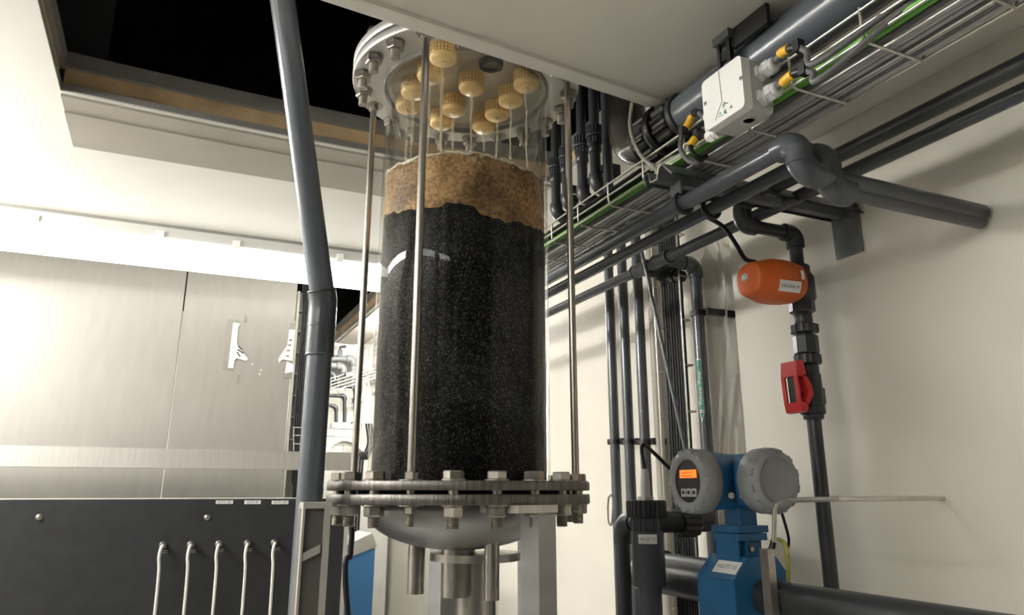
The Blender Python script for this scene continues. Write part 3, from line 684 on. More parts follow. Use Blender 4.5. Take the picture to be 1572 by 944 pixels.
t = pipe_run('support_rail', [hy(530, 577, YW-.03), hy(590, 581, YW-.03)], .022, 'frame_grey', 'pale horizontal pipe on the far wall', 'pipe', sock=1.2)
for k in range(3):
    o = MB().tube(smooth_path([hy(556+4*k, 580, YW-.05), hy(558+4*k, 600, YW-.05), hy(552+4*k, 612, YW-.05), hy(536, 614+2*k, YW-.05)], 5), .009, 8).build('white_hose', 'cable_white'); tag(o, 'white hose bending below the pale pipe on the far wall', 'hose', 'white hoses in the far bay')
q = hy(528, 725, YW-.2)
pb = thing('pump_block', (q.x, YW-.15, 0), 'pale grey pump cabinet carrying the thin black pipes in the far bay', 'cabinet')
MB().rbox((q.x-.20, YW-.22, 0), (min(q.x+.30, XR-.02), YW+.04, hy(540, 660, YW-.2).z), .01, 2).build('body', 'frame_grey', pb)
for xx in (515, 530, 546, 560):
    p = hy(xx, 657, YW-.15); MB().lathe([(.03, -.03), (.03, .02), (.015, .03)], p, (0, 0, 1), 14).build('valve_cap', 'box_grey', pb)
for k in range(4):
    o = MB().tube(smooth_path([hy(497, 700-2*k, YW-.228), hy(512, 682-3*k, YW-.228), hy(530, 676-2*k, YW-.228), hy(548, 684-k, YW-.228), hy(562, 700, YW-.228)], 6), .007, 8).build('coiled_cable', 'cable_white'); tag(o, 'white cable looping in front of the far pump cabinet', 'cable', 'white cables by the far pump cabinet')
for k in range(3):
    o = MB().tube(smooth_path([hy(562+4*k, 650, 3.6), hy(565+4*k, 680, 3.6), hy(556+4*k, 705, 3.6), hy(546+4*k, 745, 3.6), Vector((hy(546+4*k, 745, 3.6).x, 3.6, .0))], 6), .0055, 8).build('black_hose', 'cable_black'); tag(o, 'black hose curving down between tie rod and clear column', 'hose', 'black hoses in the far bay')
# ================================================================== right: wire tray with cables
XT0, XT1, ZTR, ZTT = .720, .828, E0+.535, E0+.565
TY0, TY1 = -.95, 2.95
tr = thing('wire_tray', (XT0, TY0, ZTR), 'galvanised wire mesh cable tray running along the right wall', 'cable tray')
for (x, z) in ((XT0, ZTT+.010), (XT0, ZTT-.013), (XT0+.002, ZTR), (XT0+.036, ZTR-.001), (XT0+.072, ZTR-.001), (XT1, ZTR), (XT1, ZTT)):
    MB().cyl((x, TY0, z), (x, TY1, z), .0021, 8).build('long_wire', 'wire', tr)
me = MB().tube([(0, 0, ZTT+.014-ZTR), (0, 0, .008), (.002, 0, .001), (.009, 0, -.0035), (XT1-XT0-.006, 0, -.0035), (XT1-XT0, 0, .003), (XT1-XT0, 0, ZTT-ZTR)], .0021, 8).build('cross_wire', 'wire', mesh_only=True)
for k in range(32):
    y = -.87+k*.118; inst('cross_wire', me, tr, (XT0, y, ZTR))
DY = (TY1-TY0-.04)/12
def lay_path(x, z, ph, a=.003): return smooth_path([(x+a*math.sin(j*1.1+ph), TY0+.02+j*DY, z+.0012*math.sin(j*1.9+ph*2)) for j in range(13)], 4)
for k in range(2):
    o = MB().tube(lay_path(XT0+.0115+k*.0094, ZTR+.0075, .4, .0015), .0044, 10).build('earth_cable', 'cable_green'); tag(o, 'bright green cable along the aisle side of the wire tray', 'cable', 'green cables in the wire tray')
for k in range(24):
    rr = random.Random(k); lay = k // 9 if k < 18 else 2; x = XT0+.0335+(k % 9)*.0088+.002*lay
    m = rr.choice(['cable_grey', 'cable_mid'])
    o = MB().tube(lay_path(x, ZTR+.0070+lay*.0105+.0022*(k % 2), .9, .003), rr.choice([.0028, .0034, .0041]), 8).build('tray_cable', m)
    tag(o, 'light grey cable lying in the wire tray' if m == 'cable_grey' else 'dark grey cable lying in the wire tray', 'cable', 'grey cables in the wire tray' if m == 'cable_grey' else 'dark cables in the wire tray')
for k in range(7):
    o = MB().tube(smooth_path([(XT0+.018+k*.009+.002*math.sin(j*1.3), 1.05+j*.185, ZTR+.0385+.0015*math.sin(j*1.9)) for j in range(11)], 4), .004, 8).build('tray_cable', 'cable_black'); tag(o, 'black cable at the far end of the wire tray', 'cable', 'black cables in the wire tray')
# strut brackets from the wall carrying tray and pipes
def bracket(y, label):
    t = thing('strut_bracket', (XR-.02, y, E0+.50), label, 'bracket')
    x0, z1 = .695, ZTR-.006; h, wd, k = .026, .046, .0022
    # W-shaped channel section along X (open side down)
    ref = hx(1022, 272, x0)                  # section traced at the open end
    sec = [(hx(a, b, x0).y-ref.y, hx(a, b, x0).z-ref.z-.012) for a, b in ((1005, 287), (1002, 274), (1009, 268), (1013, 283), (1023, 278), (1025, 262), (1031, 254), (1039, 262), (1046, 268))]
    n = len(sec); vs = [(x0, y+a, z1+b-.004) for a, b in sec]+[(XR, y+a, z1+b-.004) for a, b in sec]+[(x0, y+a, z1+b-.004-k) for a, b in sec]+[(XR, y+a, z1+b-.004-k) for a, b in sec]
    fs = [(i, i+1, n+i+1, n+i) for i in range(n-1)]+[(2*n+i+1, 2*n+i, 3*n+i, 3*n+i+1) for i in range(n-1)]+[(i+1, i, 2*n+i, 2*n+i+1) for i in range(n-1)]
    MB().add(vs, fs).build('channel', 'strut', t)
    MB().tube([(x0-.0006, y+a, z1+b-.004-k/2) for a, b in sec], .0016, 6).build('cut_edge', 'wire', t)
    MB().box((XR-.008, y-.03, z1-.10), (XR-.002, y+.03, z1+.02)).build('wall_plate', 'strut', t)
    for xx in (.742, .80):
        MB().box((xx-.010, y-.014, E0+.482), (xx-.006, y+.014, z1-.024)).build('hanger', 'strut', t)
        MB().tube([Vector((xx+.0175*math.cos(R(q)), y-.006, E0+.468+.0175*math.sin(R(q)))) for q in range(0, 360, 24)], .004, 6, closed=True).build('pipe_clip', 'black', t)
    return t
bracket(.945, 'dark channel bracket with open end under the tray near the white junction box')
bracket(2.75, 'dark channel bracket under the tray behind the clear column')
bracket(.05, 'dark channel bracket under the tray towards the back wall')

# ------------------------------------------------------------------ level pipes under the tray
p1 = hx(1226, 232, .745); ZH = E0+.469
pr = pipe_run('level_pipe', [(XR-.01, 2.9, ZH), (.745, 2.9, ZH), (.745, p1.y, ZH), (.745, p1.y, ZH-.047), (XR-.01, p1.y, ZH-.047)], .0135, 'pvc', 'dark grey level pipe directly under the tray ending in a large drop elbow', br=.024, sock=1.42)
p2 = hx(1262, 205, .80)
pipe_run('level_pipe', [(XR-.01, 2.82, ZH-.003), (.80, 2.82, ZH-.003), (.80, p2.y, ZH-.003), (.80, p2.y, ZH-.060), (XR-.01, p2.y, ZH-.060)], .0115, 'pvc', 'second dark level pipe beside the one under the tray', br=.026, sock=1.75)
# third pipe with tees and the process water drop
XH3, ZH3 = .98, E0+.512
h3 = pipe_run('header_pipe', [(XH3, 3.95, ZH3), (XH3, -.9, ZH3)], .0125, 'pvc', 'grey header pipe with tees feeding the upright wall pipes')
def tee(t, x, y, z, to, r=.0125):
    MB().cyl((x, y-.026, z), (x, y+.026, z), r*1.3, 20).build('tee', 'pvc', t)
    ring(t, (x, y-.026, z), (0, 1, 0), r*1.42, .006, 'pvc_dark'); ring(t, (x, y+.026, z), (0, 1, 0), r*1.42, .006, 'pvc_dark')
    MB().cyl((x, y, z), to, r*1.25, 20).build('tee_branch', 'pvc', t)
pw_p = hx(1077, 560, 1.07)
yt1 = pw_p.y
tee(h3, XH3, yt1, ZH3, (1.035, yt1, ZH3))
pwt = pipe_run('process_water_pipe', [(1.03, yt1, ZH3), (1.07, yt1, ZH3), (1.07, yt1, 0)], .0135, 'pvc', 'upright dark pipe with the green process water sticker', br=.02, sock=1.28)
lt = thing('pipe_sticker', (1.07, yt1, hx(1075, 648, 1.05).z), 'green Process Water sticker with arrow on the upright pipe', 'sticker')
# sticker wraps the pipe surface that faces the aisle
dcam = Vector((-1.07, -yt1, 0)).normalized()
def wrap(p0, h0, h1, m, name, par, r, tri=False):
    base = math.atan2(dcam.y, dcam.x); mb = MB(); vs = []; N = 8
    for z, half in ((h0, p0[0]), (h1, p0[1])):
        for i in range(N+1):
            an = base + p0[2] + half*(1-2*i/N); vs.append((1.07+r*math.cos(an), yt1+r*math.sin(an), z))
    mb.add(vs, [(i, i+1, N+2+i, N+1+i) for i in range(N)], True); return mb.build(name, m, par)
z0, z1 = hx(1075, 631, 1.058).z, hx(1069, 552, 1.058).z; zt_ = hx(1076, 648, 1.058).z
SH = -.5
wrap((.47, .47, SH), z0, z1, 'label', 'border', lt, .01385); wrap((.41, .41, SH), z0+.0015, z1-.0015, 'green_label', 'band', lt, .0141)
wrap((.02, .47, SH), zt_, z0-.002, 'label', 'border', lt, .01385); wrap((.01, .37, SH), zt_+.005, z0-.0035, 'green_label', 'arrow', lt, .0141)
an = math.atan2(dcam.y, dcam.x)+SH; nn = Vector((math.cos(an), math.sin(an), 0)); ctr = Vector((1.07, yt1, (z0+z1)/2-.006))+nn*.0142
wrap_letters(text_part('Process Water', .0125, lt, ctr, (0, 0, 1), Vector((0, 0, 1)).cross(nn)*-1, 'label', .0003), 1.07, yt1, .0145)
for z in (hx(1085, 477, 1.07).z,):
    t = thing('pipe_clamp', (1.07, yt1, z-.006), 'black wall clamp gripping the process water pipe', 'clamp')
    MB().box((1.075, yt1-.030, z-.006), (XR+.028, yt1-.016, z+.008)).build('bracket_arm', 'black', t)
    MB().lathe([(.0145, -.006), (.0175, -.006), (.0175, .006), (.0145, .006)], (1.07, yt1, z), (0, 0, 1), 20, False, False).build('band', 'black', t)
# upright pipes on the wall
XV = 1.085
vps = [hx(937.5, 500, XV), hx(958.5, 500, XV), hx(982, 500, XV)]
for i, p in enumerate(vps):
    t = pipe_run('upright_pipe', [(XV, p.y, 0), (XV, p.y, 2.40)], .0132, 'pvc', ['upright dark wall pipe nearest the clear column', 'upright dark wall pipe, middle of the three', 'upright dark wall pipe next to the pale conduit'][i], 'pipe', 'three upright pipes on the right wall')
    z = hx([935, 958, 982][i], 679, XV).z
    c = thing('pipe_clamp', (XV, p.y, z), 'small black clamp on an upright wall pipe', 'clamp', 'clamps on the upright wall pipes')
    MB().box((XV+.004, p.y-.028, z-.008), (XR+.028, p.y-.014, z+.008)).build('bracket_arm', 'black', c); MB().box((XV-.012, p.y+.0135, z-.007), (XV+.02, p.y+.019, z+.007)).build('band', 'black', c)
    MB().lathe([(.0135, -.005), (.016, -.005), (.016, .005), (.0135, .005)], (XV, p.y, z), (0, 0, 1), 20, False, False).build('band', 'black', c)
tee(h3, XH3, hx(985, 425, XH3).y, ZH3, (1.03, hx(985, 425, XH3).y, ZH3))
yt2 = hx(985, 425, XH3).y
pipe_run('branch_pipe', [(1.02, yt2, ZH3), (1.06, yt2, ZH3-.008), (1.06, yt2-.05, ZH3-.02)], .0135, 'pvc_dark', 'short dark branch with elbow off the header pipe', br=.02, sock=1.35)
p = hx(1000, 520, 1.10)
pipe_run('conduit', [(1.11, p.y, 0), (1.11, p.y, 2.40)], .0125, 'beige', 'pale beige upright conduit beside the cable ladder')
# upright wire ladder with black cables
la, lb2 = hx(1009, 500, 1.05), hx(1050, 500, 1.05)
t = thing('cable_ladder', (1.06, lb2.y, .1), 'upright wire ladder for black cables on the right wall', 'cable ladder')
for yy in (la.y, lb2.y): MB().cyl((1.045, yy, 0.1), (1.045, yy, 2.25), .0021, 6).build('rail_wire', 'wire', t)
for k in range(20): MB().tube([(1.045, la.y, .2+k*.105), (1.068, la.y, .2+k*.105), (1.068, lb2.y, .2+k*.105), (1.045, lb2.y, .2+k*.105)], .0021, 6).build('rung_wire', 'wire', t)
for k in range(9):
    rr = random.Random(90+k); f = (.16, .25, .34, .44, .53, .63, .71, .80, .88)[k]; y = la.y+(lb2.y-la.y)*f
    pts = smooth_path([(1.0565+.003*math.sin(j), y+.004*math.sin(j*.9), .12+j*.27) for j in range(9)], 4)
    o = MB().tube(pts, (.0036, .0042, .0032, .0044, .0036, .0042, .0030, .0040, .0034)[k], 8).build('power_cable', 'cable_black'); tag(o, 'black cable strapped to the upright wire ladder', 'cable', 'black cables on the wall ladder')
o = MB().cyl(hx(985, 385, .955), hx(1052, 690, 1.03), .0042, 8).build('brace_rod', 'strut'); tag(o, 'thin dark brace rod crossing the cable ladder at a slant', 'rod')
# pale cable on the wall and its groove
for k in range(2):
    o = MB().tube(smooth_path([hx(1099+k*2, 372, 1.12), hx(1104+k*2.4, 395, 1.12), hx(1112+k*2, 450, 1.125), hx(1112+k*2, 520, 1.125), hx(1106+k*2.5, 620, 1.125), hx(1102+k*2.5, 690, 1.125), hx(1101+k*2, 800, 1.125), hx(1101+k*2, 940, 1.125)], 5), .0026, 6).build('wall_cable', 'cable_white'); tag(o, 'thin white cable hanging down the pressed groove of the wall', 'cable', 'white cables on the right wall')

# ------------------------------------------------------------------ four upright pipes with union nuts going up through the opening
XU = .85
for i, (px, py, yb) in enumerate(((853, 255, 333), (868, 239, 318), (893, 222, 308), (912.5, 206, 290))):
    p = hx(px, py, XU); zbot = hx(px, yb, XU).z; rr = .0125 if i != 1 else .0105
    t = pipe_run('riser_pipe', [(XU, p.y, 3.3), (XU, p.y, zbot), (XR-.03, p.y, zbot)], rr, 'pvc_dark', ['first', 'second', 'third', 'fourth'][i]+' dark union-nut riser pipe counted from the clear column', 'pipe', 'riser pipes with union nuts', br=.022, sock=1.32)
    ribbed(t, p+Vector((0, 0, .010)), (0, 0, 1), rr*1.62, .020, 'pvc_dark', 16); ring(t, p+Vector((0, 0, -.006)), (0, 0, 1), rr*1.72, .006, 'pvc')
    ribbed(t, p+Vector((0, 0, -.018)), (0, 0, 1), rr*1.5, .016, 'pvc', 16); ring(t, p+Vector((0, 0, -.036)), (0, 0, 1), rr*1.3, .024, 'pvc_dark', 'socket')
    c = thing('pipe_clip', (XU+.015, p.y-.02, zbot+.028), 'black saddle clip behind a riser pipe elbow', 'clip', 'clips on the riser pipes')
    MB().box((XU+.004, p.y-.024, zbot+.036), (XU+.03, p.y-.006, zbot+.050)).build('saddle', 'black', c); MB().box((XU+.026, p.y-.030, zbot+.028), (XU+.05, p.y-.006, zbot+.055)).build('base', 'black', c)
p = hx(931, 200, .86); o = MB().cyl((.86, p.y, 2.18), (.86, p.y, 3.3), .0115, 16).build('riser_pipe', 'pvc_dark'); tag(o, 'plain dark riser pipe between union pipes and the large elbow', 'pipe')
# large pipe: drop, big elbow and union
XB, ZBG = .78, E0+.652
pv = hx(963, 190, XB)
bp = thing('ventilation_pipe', (XB, -.9, ZBG), 'large dark pipe with big glossy elbow and ribbed union behind the junction box', 'pipe')
arc, k = elbow_pts(Vector((XB, pv.y, ZBG)), Vector((0, 0, -1)), Vector((0, -1, 0)), .062)
MB().tube([Vector((XB, pv.y, 3.3)), arc[0]]+arc[1:], .0385, 32).build('elbow', 'clear_dark', bp)
MB().tube([arc[-1], (XB, -.95, ZBG)], .0375, 32).build('pipe', 'pvc_light', bp)
yu = hx(1020, 212, XB).y
ribbed(bp, (XB, yu+.030, ZBG), (0, -1, 0), .047, .040, 'black', 18); ring(bp, (XB, yu-.004, ZBG), (0, 1, 0), .050, .016, 'black', 'union_collar', 36); ribbed(bp, (XB, yu-.035, ZBG), (0, -1, 0), .0455, .042, 'black', 14)
ring(bp, (XB, yu-.064, ZBG), (0, 1, 0), .043, .012, 'pvc_dark', 'socket_ring', 32)
o = MB().tube(smooth_path([hx(970, 158, .72), hx(967, 190, .715), hx(972, 215, .712), hx(985, 240, .71), hx(1000, 254, .712), hx(1010, 262, .72)], 6), .0033, 8).build('thin_hose', 'beige'); tag(o, 'thin beige hose looping over the large glossy elbow', 'hose')
# black bracket post
p = hx(1099, 80, .72); q = hx(1119, 80, .72)
t = thing('hanger_bracket', (.72, p.y, 2.18), 'black slotted hanger dropping from the ceiling panel behind the junction box', 'bracket')
MB().box((.722, p.y-.006, 2.18), (.727, p.y, ZP)).build('side_plate', 'black', t); MB().box((.722, q.y, 2.18), (.727, q.y+.008, ZP)).build('side_plate', 'black', t)
for k in range(4): MB().box((.724, q.y, 2.19+k*.03), (.730, p.y, 2.206+k*.03)).build('cross_bar', 'black', t)
MB().box((.718, q.y-.004, ZP-.014), (.735, p.y+.004, ZP)).build('head', 'strut', t); MB().box((.728, q.y-.075, 2.262), (.735, q.y, ZP)).build('web', 'black', t)

# ------------------------------------------------------------------ white junction box
jx = .662
TL, TR_, BL = hx(1077, 128, jx), hx(1136, 84, jx), hx(1088, 200, jx)
y1, y0, zt3, zb3 = TL.y, TR_.y, TL.z, BL.z+.001
jd = .052
jb = thing('junction_box', (jx+jd, (y0+y1)/2, zb3), 'white square junction box with cable glands mounted above the wire tray', 'junction box')
MB().rbox((jx+.016, y0, zb3), (jx+jd, y1, zt3), .008, 0).build('base', 'box_grey', jb)
lid = MB().rbox((jx, y0-.0005, zb3-.0005), (jx+.015, y1+.0005, zt3+.0005), .007, 0).build('lid', 'box_white', jb)
MB().rbox((jx+.0145, y0+.002, zb3+.002), (jx+.0165, y1-.002, zt3-.002), .006, 0).build('seal_gap', 'section_grey', jb)
for (x, y) in ((1137.5, 120), (1083, 159)):
    p = hx(x, y, jx); s_ = MB().lathe([(.0032, 0), (.0032, .0008), (.0022, .0012)], p, (-1, 0, 0), 14).build('lid_screw', 'steel', lid); MB().box((p.x-.0016, p.y-.0022, p.z-.0005), (p.x-.0010, p.y+.0022, p.z+.0005)).build('slot', 'black', s_)
def onlid(pts, m, name, par, t=.0005, x=None):
    q = [hx(a, b, jx) for a, b in pts]; n = len(q); xx = jx if x is None else x
    return MB().add([(xx, p.y, p.z) for p in q]+[(xx-t, p.y, p.z) for p in q], [tuple(range(n))[::-1], tuple(range(n, 2*n))]+[((i+1) % n, i, n+i, n+(i+1) % n) for i in range(n)]).build(name, m, par)
onlid([(1102.6, 109), (1103.4, 108.4), (1108.9, 154.5), (1108.1, 155)], 'section_grey', 'moulded_line', lid)
onlid([(1108.1, 155), (1108.9, 154.6), (1098.8, 184), (1098.0, 184.6)], 'section_grey', 'moulded_line', lid)
for pts in ([(1110, 157), (1118, 157.5), (1117, 159), (1110.5, 159)], [(1109, 161), (1113, 159.5), (1113.5, 161.5), (1109.6, 163)], [(1111, 169.5), (1117, 173), (1112, 175)], [(1113, 168), (1114.4, 167.5), (1115, 172), (1114, 172.5)], [(1104, 174), (1107, 172.5), (1107.4, 174), (1104.5, 175.3)], [(1103, 178.5), (1110, 175.5), (1110, 176.4), (1103.2, 179.4)], [(1120, 167), (1123, 161), (1124.5, 164.5)], [(1110, 164), (1112, 163.4), (1112, 165), (1110, 165.5)]):
    onlid(pts, 'green_label', 'printed_mark', lid)
p = hz(1135, 181, zb3); MB().lathe([(.011, 0), (.011, .0015), (.0085, .0015), (.0075, -.002), (.002, -.003)], (jx+.034, p.y, zb3), (0, 0, -1), 24).build('knockout', 'box_grey', jb)
def gland(o, d, m='gland', s=1.0):
    o = Vector(o); d = Vector(d).normalized(); mb = MB().hexnut(o, d, .0135*s, .007*s).lathe([(.0105*s, .007*s), (.0105*s, .012*s)], o, d, 20).hexnut(o+d*.012*s, d, .0125*s, .012*s).lathe([(.0105*s, .024*s), (.010*s, .028*s), (.008*s, .030*s), (.0055*s, .030*s)], o, d, 20)
    return mb.build('cable_gland', m, jb)
g1, g2 = Vector((jx+.034, y0, zt3-.022)), Vector((jx+.034, y0, zb3+.020))
gland(g1, (0, -1, 0)); gland(g2, (0, -1, 0))
g3, g4 = Vector((jx+.026, y1, zt3-.040)), Vector((jx+.026, y1, zb3+.008))
gland(g3, (0, 1, 0), 'box_white', .85); gland(g4, (0, 1, 0), 'box_white', .85)
def tagged_cable(pts, r, m, label, marks, ties):
    path = smooth_path(pts, 8); t = thing('connection_cable', path[-1], label, 'cable'); MB().tube(path, r, 10).build('sheath', m, t)
    for (a, b) in marks: MB().tube(path[a:b+1], r*1.55, 10).build('yellow_marker', 'yellow', t)
    for (a, b) in ties: MB().tube(path[a:b+1], r*1.5, 10).build('black_sleeve', 'black', t)
    e = path[ties[-1][1]]; MB().box(e+Vector((-.006, -.005, -.006)), e+Vector((.006, .005, .010))).build('cable_tie', 'black', t)
    return t
xc = jx+.030
tagged_cable([g1+Vector((0, -.026, 0)), hx(1199, 82, xc), hx(1212, 75, xc), hx(1226, 73, xc), hx(1238, 79, xc), hx(1258, 94, xc), (.735, .46, ZTR+.028), (.735, .2, ZTR+.025)], .0042, 'cable_mid', 'grey cable with yellow marker from the upper gland of the junction box', [(7, 15)], [(16, 24)])
tagged_cable([g2+Vector((0, -.026, 0)), hx(1203, 126, xc), hx(1217, 114, xc), hx(1233, 109, xc), hx(1248, 111, xc), hx(1266, 116, xc), (.742, .44, ZTR+.028), (.742, .2, ZTR+.025)], .0042, 'cable_mid', 'grey cable with yellow marker from the lower gland of the junction box', [(7, 16)], [(17, 25)])
tagged_cable([g3+Vector((0, .026, 0)), hx(1068, 172, .715), hx(1057, 190, .712), hx(1048, 206, .705), hx(1045, 228, .70), hx(1056, 246, .705), hx(1072, 250, .715), hx(1080, 242, .73)], .0042, 'cable_mid', 'dark cable with yellow marker looping left of the junction box', [(12, 19)], [(5, 10), (20, 23)])
tagged_cable([g4+Vector((0, .026, 0)), hx(1076, 206, .715), hx(1068, 212, .712), hx(1061, 224, .705), hx(1064, 236, .705), hx(1075, 244, .715), hx(1084, 240, .73)], .0042, 'cable_black', 'dark cable with yellow marker below the looping cable by the junction box', [(16, 24)], [(5, 12)])

# ------------------------------------------------------------------ zigzag pipe, orange actuator valve
XVv = 1.05
va = hx(1232, 480, XVv); YV = va.y
xa = hy(1141, 345, YV); ZX = hy(1141, 345, YV).z
ztop = hx(1170, 297, xa.x).z
zz = pipe_run('valve_pipe', [(xa.x, -.9, ztop), (xa.x, YV, ztop), (xa.x, YV, ZX), (XVv, YV, ZX), (XVv, YV, 0)], .0125, 'pvc_dark', 'dark zigzag pipe leading down through valves at the wall', br=.016, sock=1.35)
ring(zz, (xa.x, YV-.075, ztop), (0, 1, 0), .0155, .012, 'pvc'); ring(zz, (XVv, YV, hx(1235, 412, XVv).z), (0, 0, 1), .0215, .018, 'pvc_dark', 'socket')
for (y_, r_, h_, rib) in ((470, .0235, .022, 0), (490, .0165, .022, 0), (505, .0255, .016, 1), (530, .0225, .034, 0), (553, .0245, .018, 1), (570, .0185, .018, 0), (588, .0205, .03, 0), (610, .024, .030, 0), (630, .022, .018, 0), (640, .018, .012, 0)):
    z = hx(1236, y_, XVv).z; p = (XVv, YV, z)
    if rib: ribbed(zz, p, (0, 0, 1), r_, h_, 'pvc_dark', 12)
    else: MB().lathe([(r_*.94, -h_/2), (r_, -h_/2+.002), (r_, h_/2-.002), (r_*.94, h_/2)], p, (0, 0, 1), 8 if r_ > .022 else 20, r_ <= .022).build('coupling', 'pvc_dark', zz)
# ball valve body behind actuator
zac = hx(1236, 440, XVv).z
MB().lathe([(.020, -.03), (.026, -.02), (.026, .02), (.020, .03)], (XVv+.002, YV, zac), (0, 0, 1), 24).build('valve_body', 'pvc_dark', zz)
MB().cyl((XVv, YV, zac), (XVv-.034, YV-.010, zac), .019, 18).build('valve_neck', 'pvc_dark', zz)
# actuator: rounded drum, axis towards the aisle
c0 = hx(1213, 433, .985); c1 = hx(1153, 424, .925)
ac = thing('valve_actuator', c0, 'orange electric valve actuator with white name label', 'actuator')
ax = Vector((-1, .05, 0)).normalized()
base = Vector((XVv-.022, YV-.012, zac+.001)); Lr = (base-hx(1141, 427, .93)).length
La = .110
prof = [(.016, 0), (.036, .003), (.042, .010), (.0465, .030), (.0480, .048), (.0475, .070), (.0465, .074), (.0365, .104), (.035, .1075), (.030, La), (.012, La+.001)]
# squarish drum: superellipse sections
mb = MB(); N = 40; vs = []; e1 = Vector((0, 0, 1)); e2 = ax.cross(e1)
for (r_, h_) in prof:
    for i in range(N):
        an = 2*math.pi*i/N; cc, ss = math.cos(an), math.sin(an); k = (abs(cc)**3+abs(ss)**3)**(-1/3)
        vs.append(base+ax*h_+(e1*ss*.90+e2*cc)*r_*(.35+.65*k)*.93)
fs = [(l*N+i, l*N+(i+1) % N, (l+1)*N+(i+1) % N, (l+1)*N+i) for l in range(len(prof)-1) for i in range(N)]+[tuple(range(N))[::-1], tuple(range((len(prof)-1)*N, len(prof)*N))]
mb.add(vs, fs, True); hous = mb.build('housing', 'orange', ac)
ip = base+ax*(La+.0005)+Vector((0, .004, .004)); MB().lathe([(.0075, 0), (.0075, .002), (.005, .004), (.001, .0045)], ip, ax, 20).build('position_indicator', 'gland', ac)
def wraplabel(par, u0, u1, v0, v1, txt, m, name, size):
    """label on the drum side that faces the aisle end; u along the axis, v = angle"""
    vs = []; NN = 6
    for u in (u0, u1):
        for i in range(NN+1):
            an = v0+(v1-v0)*i/NN; cc, ss = math.cos(an), math.sin(an); k = (abs(cc)**3+abs(ss)**3)**(-1/3)
            vs.append(base+ax*u+(e1*ss*.90+e2*cc)*(.0475*(.35+.65*k)*.93+.0006))
    return MB().add(vs, [(i, i+1, NN+2+i, NN+1+i) for i in range(NN)]+[(i+1, i, NN+1+i, NN+2+i) for i in range(NN)][:0], True).build(name, m, par)
# name label on the lower camera side (-Y) of the drum
am = math.pi if e2.y > 0 else 0.0
sg = 1 if e2.y > 0 else -1
nl = wraplabel(ac, .028, .076, am+sg*.22, am+sg*.70, '', 'label', 'name_label', 0)
def drum(u, an, off):
    cc, ss = math.cos(an), math.sin(an); k = (abs(cc)**3+abs(ss)**3)**(-1/3); return base+ax*u+(e1*ss*.90+e2*cc)*(.0475*(.35+.65*k)*.93+off)
l0, l1 = drum(.052, am+sg*.70, .001), drum(.052, am+sg*.22, .001)
text_part('HG-OA 19', .0086, nl, drum(.052, am+sg*.46, .0012), -ax, l1-l0, 'label_text', .0006)
wraplabel(ac, .020, .027, am-sg*.32, am+sg*.10, '', 'label', 'small_label', 0)
o = MB().tube(smooth_path([hx(1085, 333, .90), hx(1110, 348, .91), hx(1130, 375, .92), base+ax*.085+Vector((0, .03, .05)), base+ax*.08+Vector((0, .01, .038))], 8), .0042, 8).build('actuator_cable', 'cable_black'); tag(o, 'black cable arching from the level pipes to the orange actuator', 'cable')
# red ball valve handle
zh = hx(1236, 600, XVv).z; hc = hx(1214, 600, XVv-.055)
hd = MB().lathe([(.012, 0), (.0145, .010), (.012, .024)], (XVv-.018, YV, zh), (-1, -.15, 0), 18).build('valve_handle', 'red', zz)
hd['label'] = 'red plastic ball valve handle'
mb = MB(); xo = XVv-.040; sec = [(-.008, .046), (.006, .048), (.012, .030), (.020, .005), (.018, -.016), (.010, -.036), (-.004, -.038), (-.010, -.030)]
outer = [(-.014, .047), (.006, .050), (.013, .032), (.022, .006), (.022, -.010), (.012, -.034), (.004, -.045), (-.010, -.044), (-.014, -.034)]
inner = [(-.012, .020), (.004, .020), (.010, .002), (.010, -.008), (.002, -.026), (-.010, -.026)]
def hexa2(a, b, y0, y1):
    pass
# frame handle lying in the X-Z plane, built of an outer plate ring
def plate(pts, y0, y1, m, name, par):
    n = len(pts); return MB().add([(xo+a, y0, zh+b) for a, b in pts]+[(xo+a, y1, zh+b) for a, b in pts], [tuple(range(n)), tuple(range(n, 2*n))[::-1]]+[(i, (i+1) % n, n+(i+1) % n, n+i) for i in range(n)][::1]).build(name, m, par)
plate([(-.012, .047), (.004, .049), (.009, .020), (-.015, .020)], YV-.024, YV+.014, 'red', 'grip_top', hd)
plate([(-.015, .020), (-.011, .020), (-.009, -.026), (-.013, -.026)], YV-.024, YV-.016, 'red', 'grip_bar', hd)
plate([(-.015, .020), (-.011, .020), (-.009, -.026), (-.013, -.026)], YV+.006, YV+.014, 'red', 'grip_bar', hd)
plate([(.006, .024), (.020, .004), (.022, -.010), (.008, -.030), (.0, -.028), (.010, -.006), (.000, .022)], YV-.024, YV+.014, 'red', 'bow', hd)
plate([(-.013, -.026), (.004, -.026), (.006, -.036), (.000, -.044), (-.010, -.043)], YV-.024, YV+.014, 'red', 'grip_bottom', hd)
plate([(-.010, .019), (.0, .019), (.008, -.004), (.0, -.026), (-.008, -.026)], YV-.012, YV+.004, 'black', 'insert', hd)

